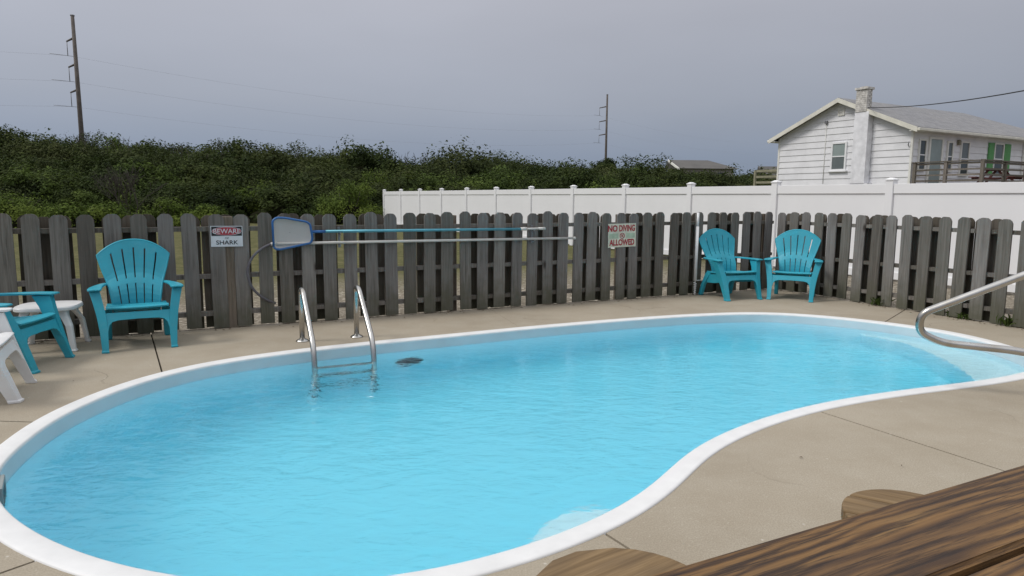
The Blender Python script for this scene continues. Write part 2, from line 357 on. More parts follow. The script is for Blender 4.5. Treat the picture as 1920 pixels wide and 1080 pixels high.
M = dict(
    concrete=concrete(), coping=simple('white_gelcoat_rim', (.71, .71, .705), .5, var=.05, scale=9),
    shell=simple('pale_blue_gelcoat', (.87, .975, .99), .45, var=.015, scale=2), band=simple('greyer_waterline_gelcoat', (.55, .63, .66), .4, var=.06, scale=3),  # band: greyer and darker than the shell below it
    step=simple('white_gelcoat_step', (.90, .97, .98), .45, var=.02, scale=2),
    board=grey_wood('weathered_board'), board_back=grey_wood('weathered_brown_recess_shade', (.62, .57, .50)), rail=grey_wood('weathered_rail', (.85, .83, .8), ends=False), post=grey_wood('weathered_post', (1.0, .88, .76), ends=False),  # board_back: browner wood, with the recess shade put into its tint too
    vinyl=simple('white_vinyl', (.80, .80, .81), .45, var=.025, scale=1.5), siding=siding_mat(), trim=simple('white_trim', (.74, .73, .68), .5, var=.08, scale=3),
    roof=roof_mat(), gutter=simple('cream_gutter', (.70, .68, .60), .5, var=.1, scale=4),
    chim=simple('whitewashed_chimney', (.76, .76, .79), .8, var=.16, scale=3, bump=.3), brick=simple('worn_white_brick', (.56, .54, .51), .85, var=.35, scale=5, bump=.4),
    teal=plastic('teal_plastic', (.026, .33, .435)), white_pl=plastic('white_plastic', (.74, .74, .74)),
    steel=steel(), plank=stained_wood(), seatw=seat_wood(), ground=ground_mat(), water=water_mat(),
    glass=simple('window_glass', (.05, .06, .06), .06, var=.2, scale=1, spec=.6), blind=simple('window_blind', (.27, .32, .31), .25, var=.12, scale=2),
    dark=simple('dark_opening', (.015, .015, .016), .6), green=simple('green_shutter', (.085, .30, .085), .5, var=.12),
    deckw=grey_wood('porch_wood', (1.05, .98, .92), ends=False), deckpale=simple('pale_porch_wood', (.26, .25, .17), .8, var=.2, scale=8),
    pole=simple('pole_wood', (.105, .09, .08), .85, var=.25, scale=3), metal=simple('galvanised_metal', (.2, .2, .21), .5, .4), line=simple('aluminium_line', (.33, .34, .37), .6), wire=simple('cable_black', (.02, .02, .022), .6),
    redw=simple('red_painted_wood', (.14, .045, .04), .6, var=.25), shell_far=simple('far_roof', (.105, .10, .095), .9, var=.15, scale=.6),
    blue=simple('blue_plastic', (.025, .12, .33), .4), tealpole=simple('teal_anodised_pole', (.10, .34, .43), .35, .3), white_metal=simple('white_metal', (.6, .59, .56), .4, .2, var=.15, scale=5),
    hose=simple('grey_hose', (.11, .105, .12), .5), red=simple('sign_red', (.36, .03, .045), .45, var=.2, scale=30), black=simple('sign_black', (.018, .018, .022), .45),
    sign_white=simple('sign_white', (.62, .66, .70), .4, var=.1, scale=12), sign_cream=simple('sign_cream', (.62, .63, .52), .5, var=.16, scale=9), sign_green=simple('sign_pale_green', (.40, .52, .40), .5, var=.2, scale=12),
    mesh=None, bark=simple('bark', (.07, .058, .048), .9, var=.3, scale=7), twig=simple('grey_twig', (.062, .054, .046), .9, var=.3, scale=5),
    leaf_dark=leaf_mat('leaf_dark', [(.013, .022, .007), (.027, .041, .012), (.050, .062, .018), (.062, .088, .020)]),
    leaf_olive=leaf_mat('leaf_olive', [(.018, .026, .009), (.036, .047, .016), (.060, .069, .026), (.075, .098, .026)]),
    leaf_mid=leaf_mat('leaf_mid', [(.030, .050, .012), (.055, .082, .020), (.085, .115, .026), (.10, .14, .03)]),
    leaf_bright=leaf_mat('leaf_bright', [(.04, .068, .014), (.075, .11, .02), (.115, .15, .028), (.13, .17, .035)]),
    core=simple('dark_crown_filler', (.016, .017, .009), 1.0, var=.4, scale=2, spec=0.0),  # near-black fill for the blobs added inside the crowns
    weed=leaf_mat('leaf_weed', [(.03, .05, .012), (.05, .075, .018), (.07, .095, .02), (.08, .10, .03)]),
)
def net_mat():
    a = NT('skimmer_mesh'); a.set((.62, .62, .61), .7)
    tr = a.n('BsdfTransparent'); ms = a.n('MixShader'); ms.inputs[0].default_value = .72
    a.l(tr.outputs[0], ms.inputs[1]); a.l(a.b.outputs[0], ms.inputs[2]); a.l(ms.outputs[0], a.out.inputs[0]); return a.m
M['mesh'] = net_mat()

# ------------------------------------------------------------------ survey lines
mL, dL = np.array([-.224, 7.668]), np.array([.895, .447]); dL /= np.linalg.norm(dL)
K = np.array([3.703, 9.629])
dR = np.array([.427, -.904]); dR /= np.linalg.norm(dR)
nL = np.array([-dL[1], dL[0]])            # away from the pool
nR = np.array([-dR[1], dR[0]])
angL, angR = math.atan2(dL[1], dL[0]), math.atan2(dR[1], dR[0])

# ------------------------------------------------------------------ pool outline (clockwise seen from above, resampled evenly)
raw = [(-2.566, 3.294), (-2.658, 3.669), (-2.662, 4.041), (-2.61, 4.428), (-2.49, 4.755), (-2.301, 5.049), (-2.03, 5.306), (-1.633, 5.593), (-1.148, 5.879), (-.586, 6.18), (.144, 6.585), (.953, 6.985),
       (1.364, 7.165), (1.909, 7.375), (2.464, 7.53), (2.823, 7.555), (3.135, 7.49), (3.416, 7.36), (3.66, 7.19), (3.893, 6.98), (4.101, 6.74), (4.26, 6.47), (4.345, 6.16), (4.36, 5.82), (4.31, 5.42), (4.1, 5.03), (3.66, 4.74),
       (3.137, 4.515), (2.628, 4.33), (2.344, 4.21), (1.97, 4.03), (1.51, 3.736), (1.175, 3.446), (1.008, 3.27), (.893, 3.115), (.818, 2.985), (.717, 2.824), (.596, 2.666), (.483, 2.543), (.355, 2.42), (.197, 2.305), (.062, 2.213),
       (-.053, 2.145), (-.3, 2.04), (-.6, 1.975), (-.95, 1.98), (-1.2, 2.03), (-1.446, 2.115), (-1.64, 2.206), (-1.846, 2.328), (-2.1, 2.515), (-2.32, 2.745), (-2.47, 2.99)]
P = np.array(catmull(raw, 8, True))
def resample(P, N):
    Q = np.vstack([P, P[:1]]); d = np.r_[0, np.cumsum(np.linalg.norm(np.diff(Q, axis=0), axis=1))]
    t = np.linspace(0, d[-1], N, endpoint=False); return np.stack([np.interp(t, d, Q[:, k]) for k in (0, 1)], 1)
def smooth_loop(P, it):
    for _ in range(it): P = .5 * P + .25 * (np.roll(P, 1, 0) + np.roll(P, -1, 0))
    return P
NP = 260
OUT = smooth_loop(resample(P, NP), 14)
def normals_in(P):
    t = np.roll(P, -1, 0) - np.roll(P, 1, 0); t /= np.linalg.norm(t, axis=1)[:, None]
    return np.stack([t[:, 1], -t[:, 0]], 1)    # the loop runs clockwise: inside is to the right
NIN = normals_in(OUT)
def inset(d):
    P = OUT + NIN * d
    return smooth_loop(P, int(10 + 260 * max(0, d - .11))) if d > .15 else P
WATER_Z = -.084
# ------------------------------------------------------------------ ground
DECK = [np.array(p) for p in [K - dL * 12.5, K, K + dR * 9.5, K + dR * 9.5 + np.array([-1.0, -4.5]), (-7.5, -3.0)]]
DECK = [d + (nL * .06 if i == 0 else (nL * .06 + nR * .06 if i == 1 else (nR * .06 if i == 2 else 0))) for i, d in enumerate(DECK)]
def boundary(n_per=40):
    out = []
    for i in range(len(DECK)):
        a, b = DECK[i], DECK[(i + 1) % len(DECK)]
        for k in range(n_per): out.append(a + (b - a) * k / n_per)
    return np.array(out)
SIL_X = [-900, -300, 0, 100, 150, 250, 330, 400, 500, 600, 700, 780, 830, 950, 1050, 1110, 1160, 1220, 1290, 1340, 1400, 1440, 1500, 1700, 2600]
SIL_Y = [248, 250, 259, 263, 264, 272, 279, 280, 284, 290, 297, 300, 298, 300, 309, 314, 314, 309, 306, 312, 321, 324, 326, 328, 330]
def sil(px): return np.interp(px, SIL_X, SIL_Y)
def dune(x, y):
    """height of the scrubby dune ridge beyond the lawn"""
    if y < 20: return 0.0
    px = 960 + FPX * x / y
    if px < -1500 or px > 2600: px = max(-1000, min(2600, px))
    zt = atY(px, sil(px), 62)[2]
    h = max(0.0, zt - 2.5)
    if px > 1300: h *= max(0, 1 - (px - 1300) / 260)
    t = min(1, max(0, (y - 36) / 24)); t = t * t * (3 - 2 * t)
    f = 1 - min(1, max(0, (y - 90) / 120))
    return h * t * f
def make_ground():
    B = boundary(); c = B.mean(0); n = len(B); V = []; F = []
    radii = [0, .6, 1.5, 3, 5, 8, 11, 14, 17, 20, 23, 26, 29, 32, 35, 38, 41, 44, 47, 50, 54, 58, 62, 70, 80, 95, 120, 160, 230, 400, 900]
    for j, rr in enumerate(radii):
        for p in B:
            d = (p - c); L = np.linalg.norm(d); q = p + d / L * rr
            V.append((q[0], q[1], -.05 + dune(q[0], q[1]) + (0 if j < 3 else .02 * math.sin(q[0] * 1.7) * math.cos(q[1] * 1.3))))
    for j in range(len(radii) - 1):
        for k in range(n):
            F.append((j * n + k, j * n + (k + 1) % n, (j + 1) * n + (k + 1) % n, (j + 1) * n + k))
    o = mesh_obj('ground', V, F, M['ground'], None, True)
    bm = bmesh.new(); bm.from_mesh(o.data); bmesh.ops.recalc_face_normals(bm, faces=bm.faces[:])
    bm.faces.ensure_lookup_table()
    if bm.faces[0].normal.z < 0: bmesh.ops.reverse_faces(bm, faces=bm.faces[:])
    bm.to_mesh(o.data); bm.free()
    tag(o, kind='structure')
make_ground()

# ------------------------------------------------------------------ pool deck: slabs between the joints
deck = empty('pool_deck', kind='structure')
B = boundary(400)
def nearest(P, q): return int(np.argmin(np.linalg.norm(P - np.array(q), axis=1)))
# joint: (point at the rim, a point on the line further out)
JO = [((-2.668, 3.65), (-2.85, 3.662)), ((-2.529, 4.754), (-3.305, 6.144)), ((.09, 6.56), (-.24, 7.65)), ((3.911, 7.043), (4.435, 7.676)),
      ((4.36, 5.7), (6.2, 5.5)), ((1.83, 3.969), (2.291, 3.096)), ((.355, 2.417), (.415, 2.323)), ((-1.636, 2.206), (-1.697, 2.128))]
def hit_boundary(a, b):
    a, b = np.array(a), np.array(b); d = (b - a) / np.linalg.norm(b - a); best = None
    for i in range(len(DECK)):
        p, q = DECK[i], DECK[(i + 1) % len(DECK)]; e = q - p
        den = d[0] * e[1] - d[1] * e[0]
        if abs(den) < 1e-9: continue
        t = ((p[0] - a[0]) * e[1] - (p[1] - a[1]) * e[0]) / den; s = ((p[0] - a[0]) * d[1] - (p[1] - a[1]) * d[0]) / den
        if t > 0 and 0 <= s <= 1 and (best is None or t < best[0]): best = (t, a + d * t, i + s)
    return best
J = []
for a, b in JO:
    t, q, par = hit_boundary(a, b); J.append((nearest(OUT, a), q, par))
GAP = .006
for k in range(len(J)):
    i0, q0, p0 = J[k]; i1, q1, p1 = J[(k + 1) % len(J)]
    rim = [OUT[j % NP] for j in range(i0, (i1 if i1 > i0 else i1 + NP) + 1)]
    outer = [q0]
    e = p1 if p1 > p0 else p1 + len(DECK)
    for c in range(int(math.floor(p0)) + 1, int(math.floor(e)) + 1): outer.append(DECK[c % len(DECK)])
    outer.append(q1)
    rim = [np.array(p) for p in rim]; outer = [np.array(p) for p in outer]
    g = .0012 if k in (1, 2) else GAP
    def shift(a, b, into):
        d = (b - a) / np.linalg.norm(b - a); nn = np.array([-d[1], d[0]])
        return nn if nn @ (into - a) > 0 else -nn
    mid = rim[len(rim) // 2]
    gs = .0012 if k == 2 else GAP; ge = .0012 if k == 1 else GAP
    n0 = shift(rim[0], outer[0], rim[min(12, len(rim) - 1)]) * gs; n1 = shift(rim[-1], outer[-1], rim[max(-12, -len(rim))]) * ge
    rim[0] = rim[0] + n0; outer[0] = outer[0] + n0; rim[-1] = rim[-1] + n1; outer[-1] = outer[-1] + n1
    poly = rim + outer[::-1]
    bm = bmesh.new(); vs = [bm.verts.new((p[0], p[1], 0)) for p in poly]; f = bm.faces.new(vs)
    r = bmesh.ops.extrude_face_region(bm, geom=[f])
    for v in [x for x in r['geom'] if isinstance(x, bmesh.types.BMVert)]: v.co.z -= .11
    bmesh.ops.recalc_face_normals(bm, faces=bm.faces[:])
    bmesh.ops.triangulate(bm, faces=[f for f in bm.faces if len(f.verts) > 4])
    o = bm_obj('slab', bm, M['concrete'], deck)
# joint filler underneath, the dark dirt in the joints
bm = bmesh.new()
for (i, q, p) in J:
    a = Vector((*OUT[i], -.02)); b = Vector((*q, -.02)); d = (b - a).normalized(); nn = Vector((-d.y, d.x, 0)) * .012
    a = a + d * .03
    vs = [bm.verts.new(x) for x in (a + nn, a - nn, b - nn, b + nn)]; bm.faces.new(vs)
bmesh.ops.recalc_face_normals(bm, faces=bm.faces[:])
bm_obj('joint_filler', bm, simple('joint_dirt', (.05, .043, .032), .95, var=.4, scale=20), deck)

# ------------------------------------------------------------------ swimming pool
pool = empty('swimming_pool', (0, 0, 0), 0, 'kidney shaped pool with a white rim and bright blue water', 'pool')
prof = [(-.004, -.09), (-.004, .003), (.002, .008), (.012, .009), (.091, .007), (.098, .004), (.102, -.002), (.103, -.010)]
V = []; F = []
for d, z in prof:
    for p in inset(d): V.append((p[0], p[1], z))
for j in range(len(prof) - 1):
    for k in range(NP): F.append((j * NP + k, j * NP + (k + 1) % NP, (j + 1) * NP + (k + 1) % NP, (j + 1) * NP + k))
cop = mesh_obj('coping', V, F, M['coping'], pool, True)
DEPTH = -1.0
rings = [(.110, -.105), (.118, -.5), (.13, -.72), (.17, -.86), (.26, -.95), (.40, DEPTH)]
V = []; F = []; last = None
for d, z in rings:
    for p in inset(d): V.append((p[0], p[1], z))
for j in range(len(rings) - 1):
    for k in range(NP): F.append((j * NP + k, j * NP + (k + 1) % NP, (j + 1) * NP + (k + 1) % NP, (j + 1) * NP + k))
F.append(tuple((len(rings) - 1) * NP + k for k in range(NP)))
bm = bmesh.new(); vs = [bm.verts.new(v) for v in V]
for f in F: bm.faces.new([vs[i] for i in f])
big = [f for f in bm.faces if len(f.verts) > 4]; bmesh.ops.triangulate(bm, faces=big)
bmesh.ops.recalc_face_normals(bm, faces=bm.faces[:])
shell = bm_obj('pool_shell', bm, M['shell'], pool); smooth_faces(shell, 50)
V = []; F = []; bring = [(.103, -.010), (.106, -.05), (.110, -.105)]
for d, z in bring:
    for p in inset(d): V.append((p[0], p[1], z))
for j in range(2):
    for k in range(NP): F.append((j * NP + k, j * NP + (k + 1) % NP, (j + 1) * NP + (k + 1) % NP, (j + 1) * NP + k))
mesh_obj('waterline_band', V, F, M['band'], pool, True)
# entry step (a moulded bench with a curved front) at the far right end, and a small ledge at the waist
def moulded(name, pts, z, mat, n=8):
    q = catmull(pts, n)
    bm = bmesh.new(); prism(bm, [(p[0], p[1]) for p in q], DEPTH + .02, z); bmesh.ops.recalc_face_normals(bm, faces=bm.faces[:])
    bmesh.ops.triangulate(bm, faces=[f for f in bm.faces if len(f.verts) > 4])
    o = bm_obj(name, bm, mat, pool); smooth_faces(o); return bevel_mod(o, .03, 3)
moulded('entry_step', [(3.66, 7.10), (3.66, 6.95), (3.76, 6.80), (3.86, 6.58), (3.87, 6.25), (3.83, 5.90), (3.76, 5.56), (3.62, 5.15), (3.42, 4.74), (3.9, 4.85), (4.28, 5.3), (4.38, 5.85), (4.3, 6.4), (4.05, 6.8)], -.33, M['step'])
moulded('bench_ledge', [(-.16, 2.20), (0.01, 2.60), (.10, 2.80), (.215, 2.99), (.36, 3.07), (.50, 3.04), (.63, 2.88), (.56, 2.70), (.40, 2.48), (.2, 2.33)], -.36, M['step'])
# fittings on the wall: an underwater light and a skimmer mouth
def on_wall(q, d=.112):
    i = nearest(OUT, q); return OUT[i] + NIN[i] * d, NIN[i]
p, nn = on_wall((-.93, 6.0)); a = math.atan2(nn[1], nn[0])
lt = lathe('pool_light', [(.115, 0), (.115, .012), (.10, .022), (.07, .028), (0.001, .028)], M['dark'], pool, 28)
lt.location = (p[0], p[1], -.46); lt.rotation_euler = (PI / 2, 0, a + PI / 2)
rim = lathe('light_rim', [(.132, 0), (.132, .014), (.117, .016), (.117, 0)], M['steel'], lt, 28)
p, nn = on_wall((-2.38, 2.83), .108); a = math.atan2(nn[1], nn[0])
sk = boxes('skimmer', [((-.15, -.012, -.10), (-.12, .02, .09)), ((.12, -.012, -.10), (.15, .02, .09)), ((-.12, -.012, .06), (.12, .02, .09)), ((-.12, -.012, -.10), (.12, .02, -.08))], simple('skimmer_grey', (.25, .28, .28), .5), pool, .004)
sk.scale = (.62, 1, .8); sk.location = (p[0], p[1], WATER_Z); sk.rotation_euler = (0, 0, a - PI / 2)
mo = boxes('mouth', [((-.12, -.01, -.08), (.12, .004, .06))], simple('skimmer_dark', (.02, .06, .065), .5), sk)
# water: one closed body
Wt = OUT + NIN * .06; V = [(p[0], p[1], WATER_Z) for p in Wt] + [(p[0], p[1], -1.6) for p in Wt]
bm = bmesh.new(); vs = [bm.verts.new(v) for v in V]
bm.faces.new(vs[:NP]); bm.faces.new(vs[NP:][::-1])
for k in range(NP): bm.faces.new((vs[k], vs[NP + k], vs[NP + (k + 1) % NP], vs[(k + 1) % NP]))
bmesh.ops.recalc_face_normals(bm, faces=bm.faces[:]); bmesh.ops.triangulate(bm, faces=[f for f in bm.faces if len(f.verts) > 4])
tag(bm_obj('water', bm, M['water']), kind='structure')

# ------------------------------------------------------------------ wooden shadow-box fence
fence = empty('wooden_fence', (K[0], K[1], 0), 0, 'weathered grey wooden fence of spaced boards with clipped tops around the deck', 'fence')
fence.location = (0, 0, 0)
BW, BT = .133, .018
def picket_mesh(h, wdt, nick, bow):
    x = wdt / 2; c = .036
    prof = [(-x, 0), (x, 0), (x + bow, h * .5), (x, h - c - .012), (x - .014, h - c * .55), (x - c * .95, h - .003), (nick, h), (-x + c, h - .002), (-x + .012, h - c * .6), (-x, h - c), (-x + bow, h * .5)]
    bm = bmesh.new()
    f0 = [bm.verts.new((p[0], 0, p[1])) for p in prof]; f1 = [bm.verts.new((p[0], BT, p[1])) for p in prof]; n = len(prof)
    bm.faces.new(f0); bm.faces.new(f1[::-1])
    for i in range(n): bm.faces.new((f0[i], f1[i], f1[(i + 1) % n], f0[(i + 1) % n]))
    bmesh.ops.recalc_face_normals(bm, faces=bm.faces[:])
    me = bpy.data.meshes.new('picket'); bm.to_mesh(me); bm.free(); me.materials.append(M['board']); return me
PM = [picket_mesh(1.075 + random.uniform(-.006, .012), BW + random.uniform(-.005, .004), random.uniform(-.02, .02), random.uniform(-.003, .003)) for _ in range(9)]
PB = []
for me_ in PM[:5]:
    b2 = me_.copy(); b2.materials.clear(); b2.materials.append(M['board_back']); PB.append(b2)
def picket(base, d, nrm, ang, s, off, dz=0.0, back=False):
    o = bpy.data.objects.new('picket', random.choice(PM)); COL.objects.link(o); o.parent = fence
    q = base + d * s + nrm * off
    o.location = (q[0], q[1], .012 + dz + random.uniform(-.006, .008))
    o.rotation_euler = (random.uniform(-.008, .008), random.uniform(-.010, .010), ang + random.uniform(-.02, .02))
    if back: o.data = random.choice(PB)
    return o
frontL = [-10.13, -9.92, -9.71, -9.50, -9.29, -9.07, -8.862, -8.673, -8.476, -8.276, -8.071, -7.866, -7.656, -7.461, -7.225, -7.018, -6.807, -6.61, -6.4, -6.192, -5.979, -5.76, -5.553, -5.352, -5.135, -4.934, -4.71, -4.508, -4.301, -4.083, -3.885, -3.669,
          -3.472, -3.257, -3.066, -2.845, -2.63, -2.445, -2.232, -2.03, -1.81, -1.61, -1.395, -1.18, -.97, -.76, -.55, -.34, -.14]
frontR = [.10, .31, .52, .72, .925, 1.13, 1.333, 1.554, 1.753, 1.953, 2.163, 2.388, 2.569, 2.782, 2.993, 3.21, 3.41, 3.62, 3.83, 4.04, 4.25, 4.46] + [4.67 + .207 * k for k in range(16)]
lightL = [-10.13, -9.50, -8.90, -8.276, -7.62, -6.807, -5.979, -5.352, -4.71, -3.885, -3.257, -2.63, -1.81, -1.18, -.55]
lightR = [.52, 1.13, 1.753, 2.388, 3.02, 3.65, 4.28, 4.91, 5.54, 6.17, 6.80, 7.43]
for s in frontL: picket(K, dL, nL, angL, s, 0)
for s in frontR: picket(K, dR, nR, angR, s, 0)
RT = .088
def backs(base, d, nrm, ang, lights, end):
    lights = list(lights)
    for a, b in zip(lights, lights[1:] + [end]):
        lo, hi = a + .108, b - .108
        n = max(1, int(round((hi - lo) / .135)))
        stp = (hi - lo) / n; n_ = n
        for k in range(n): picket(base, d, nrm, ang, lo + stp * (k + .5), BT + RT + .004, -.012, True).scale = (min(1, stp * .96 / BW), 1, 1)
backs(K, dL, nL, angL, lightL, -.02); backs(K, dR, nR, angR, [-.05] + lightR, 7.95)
def run_rail(base, d, nrm, ang, s0, s1, z):
    n = max(1, int(round((s1 - s0) / 2.4)))
    for k in range(n):
        a, b = s0 + (s1 - s0) * k / n + .002, s0 + (s1 - s0) * (k + 1) / n - .002
        o = boxes('rail', [((a, 0, z - .021), (b, RT - .004, z + .021))], M['rail'], fence)
        q = base + nrm * (BT + .003); o.location = (q[0], q[1], 0); o.rotation_euler = (0, 0, ang)
for z in (.145, .50, .945):
    run_rail(K, dL, nL, angL, -10.2, -.02, z); run_rail(K, dR, nR, angR, .10, 7.85, z)
for s in (-9.5, -7.13, -4.81, -2.53, -.06):
    o = boxes('post', [((s - .044, 0, -.05), (s + .044, .088, 1.06))], M['post'], fence, .004)
    q = K + nL * ((BT + RT + .03) if s != -7.13 else .006); o.location = (q[0], q[1], 0); o.rotation_euler = (0, 0, angL)
for s in (2.27, 4.5, 6.9):
    o = boxes('post', [((s - .044, 0, -.05), (s + .044, .088, 1.04))], M['post'], fence, .004)
    q = K + nR * (BT + RT + .03); o.location = (q[0], q[1], 0); o.rotation_euler = (0, 0, angR)

# ------------------------------------------------------------------ signs on the wooden fence
FONT = bpy.data.curves.new('tmp', 'FONT').font
def text_obj(body, size, mat, parent, loc, sx=1.0, bold=.0, extrude=.0008):
    cu = bpy.data.curves.new('lettering', 'FONT'); cu.body = body; cu.size = size; cu.align_x = 'CENTER'; cu.align_y = 'CENTER'; cu.extrude = extrude; cu.offset = bold
    t = bpy.data.objects.new('lettering', cu); COL.objects.link(t)
    dg = bpy.context.evaluated_depsgraph_get(); me = bpy.data.meshes.new_from_object(t.evaluated_get(dg))
    bpy.data.objects.remove(t); me.materials.clear(); me.materials.append(mat)
    o = bpy.data.objects.new('lettering', me); COL.objects.link(o); o.parent = parent
    o.rotation_euler = (PI / 2, 0, 0); o.scale = (sx, 1, 1); o.location = loc; return o
def sign_base(name, s, z, label):
    q = K + dL * s - nL * .006
    return empty(name, (q[0], q[1], z), angL, label, 'sign')
def ellipse_plate(name, rx, rz, y, mat, parent, cx=0, cz=0, ry=None):
    n = 40; pts = [(cx + rx * math.cos(2 * PI * k / n), y, cz + rz * math.sin(2 * PI * k / n)) for k in range(n)]
    return extrude_poly(name, pts, (0, .0012, 0), mat, parent)
s1 = sign_base('warning_sign', -7.146, .877, 'small red black and white BEWARE OF SHARK sign on the wooden fence')
s1.rotation_euler = (0, math.radians(.4), angL)
boxes('sign_plate', [((-.139, -.003, -.097), (.139, 0, .097))], M['sign_white'], s1)
boxes('header_panel', [((-.133, -.0042, .004), (.133, -.0032, .091))], M['black'], s1)
ellipse_plate('red_oval', .126, .037, -.0056, M['red'], s1, 0, .048); ellipse_plate('oval_outline', .129, .040, -.0050, M['sign_white'], s1, 0, .048)
text_obj('BEWARE', .062, M['sign_white'], s1, (0, -.0068, .046), 1.0, .0004)
text_obj('OF', .024, M['black'], s1, (0, -.0042, -.018), 1.2, .0002); text_obj('SHARK', .055, M['black'], s1, (0, -.0042, -.060), 1.12, .0007)
s2 = sign_base('no_diving_sign', -2.628, .808, 'faded cream NO DIVING ALLOWED sign with red letters on the wooden fence')
s2.rotation_euler = (0, math.radians(-1), angL)
boxes('sign_plate', [((-.207, -.003, -.145), (.207, 0, .145))], M['sign_cream'], s2)
for x0, x1 in ((-.19, -.055), (.06, .19)): boxes('green_band', [((x0, -.0040, -.036), (x1, -.0031, .026))], M['sign_green'], s2)
text_obj('NO', .105, M['red'], s2, (-.143, -.0045, .083), .86, .0034); text_obj('DIVING', .105, M['red'], s2, (.072, -.0045, .083), .68, .0034)
text_obj('ALLOWED', .10, M['red'], s2, (0, -.0045, -.090), .78, .0034)
bm = bmesh.new(); tube(bm, [(.033 * math.cos(t), -.006, -.006 + .033 * math.sin(t)) for t in np.linspace(0, 2 * PI, 25)], .0035, 6, False)
tube(bm, [(-.022, -.006, .017), (.023, -.006, -.030)], .003, 6); tube(bm, [(-.012, -.006, -.02), (.004, -.006, .0), (.016, -.006, .012)], .004, 6)
bm_obj('emblem', bm, M['red'], s2)

# ------------------------------------------------------------------ poles, skimmer net, hose, leaning white pole
def LP(s, z, off=-.05):
    q = K + dL * s + nL * off; return np.array([q[0], q[1], z])
o = empty('leaf_skimmer', LP(-5.2, .9), 0, 'pool skimmer net with blue frame on a teal pole hung along the wooden fence', 'pool net')
inv = -np.array(LP(-5.2, .9))
def rel(pts, root): return [np.array(p) - np.array(root.location) for p in pts]
frame_pts = [LP(-6.735, .77), LP(-6.738, 1.02), LP(-6.70, 1.05), LP(-6.62, 1.047), LP(-6.42, 1.008), LP(-6.388, .985), LP(-6.368, .845), LP(-6.385, .80), LP(-6.68, .742), LP(-6.72, .75)]
fr = rel(fillet(frame_pts + frame_pts[:1], .02, 4), o)
tube_obj('net_frame', fr, .011, M['blue'], o, 8)
cen = sum(rel(frame_pts, o)) / len(frame_pts)
V = []; F = []; L = rel(frame_pts, o); n = len(L); nl3 = np.array([nL[0], nL[1], 0])
for j, (k, dp) in enumerate(((1.0, 0), (.85, .022), (.5, .032), (0.02, .034))):
    for p in L: V.append(cen + (p - cen) * k + nl3 * dp)
for j in range(3):
    for k in range(n): F.append((j * n + k, j * n + (k + 1) % n, (j + 1) * n + (k + 1) % n, (j + 1) * n + k))
mesh_obj('net_mesh', V, F, M['mesh'], o, True)
tube_obj('net_handle', rel([LP(-6.372, .91), LP(-6.24, .911)], o), .014, M['blue'], o, 10)
tube_obj('pole', rel([LP(-6.24, .911), LP(-4.04, .906)], o), .0155, M['tealpole'], o, 10)
tube_obj('inner_pole', rel([LP(-4.04, .906), LP(-3.745, .909)], o), .0125, M['white_metal'], o, 10)
tube_obj('pole_collar', rel([LP(-4.06, .9065), LP(-3.98, .9065)], o), .019, M['white_metal'], o, 10)
tube_obj('end_grip', rel([LP(-3.83, .908), LP(-3.745, .909)], o), .017, M['white_metal'], o, 10)
o = empty('telescopic_pole', LP(-5, .795), 0, 'long white pole hung on the wooden fence below the teal net pole', 'pole')
tube_obj('pole', rel([LP(-6.70, .800, -.03), LP(-3.345, .789, -.03)], o), .0145, M['white_metal'], o, 10)
tube_obj('end_cap', rel([LP(-3.347, .789, -.03), LP(-3.32, .789, -.03)], o), .018, M['white_metal'], o, 10)
hk = empty('pole_hook', LP(-3.90, .79, -.02), angL, 'small dark hook holding the pool poles at the right end', 'hook', 'hooks that hold the poles')
def hook(root):
    boxes('hook_plate', [((-.012, .0, -.05), (.012, .016, .16))], M['metal'], root)
    for z in (-.006, .114 - .006): tube_obj('hook_arm', [(0, 0, z - .008), (0, -.055, z - .026), (0, -.068, z - .004)], .005, M['metal'], root, 6)
hook(hk)
h2 = copy_tree(hk); h2.location = tuple(LP(-6.1, .795, -.02)); h2['label'] = 'small dark hook under the poles beside the net'
ho = empty('vacuum_hose', LP(-6.9, .55), 0, 'thin grey hose curving down the fence below the skimmer net', 'hose')
hp = [LP(-6.70, .805, -.025), LP(-6.76, .795, -.03), LP(-6.846, .753, -.035), LP(-6.93, .675, -.04), LP(-6.979, .557, -.04), LP(-6.965, .44, -.04), LP(-6.92, .347, -.035), LP(-6.83, .264, -.02), LP(-6.73, .21, .02)]
tube_obj('hose_tube', rel(catmull(hp, 6), ho), .0125, M['hose'], ho, 8)
tube_obj('hose_tip', rel(hp[:2], ho), .016, M['white_metal'], ho, 8)
au = empty('beach_umbrella_pole', LP(-1.47, 0, -.04), 0, 'slim white pole with a screw tip leaning upright against the wooden fence corner boards', 'pole')
A0, A1 = LP(-1.475, .012, -.055), LP(-1.44, 1.085, -.022)
tube_obj('upper_tube', rel([A0 + (A1 - A0) * .82, A1], au), .017, M['white_pl'], au, 12)
tube_obj('lower_tube', rel([A0 + (A1 - A0) * .17, A0 + (A1 - A0) * .83], au), .021, M['white_pl'], au, 12)
bm = bmesh.new(); ax = (A1 - A0); tube(bm, rel([A0, A0 + ax * .18], au), .006, 8)
tube(bm, rel([A0 + ax * (.0 + .15 * t / 40) + np.array([math.cos(t * .9), math.sin(t * .9), 0]) * (.010 + .010 * t / 40) for t in range(41)], au), .005, 6)
bm_obj('screw_tip', bm, M['white_pl'], au)
tube_obj('crank_handle', rel([A0 + ax * .17, A0 + ax * .17 + np.array([.075, .02, .005])], au), .006, M['white_pl'], au, 8)

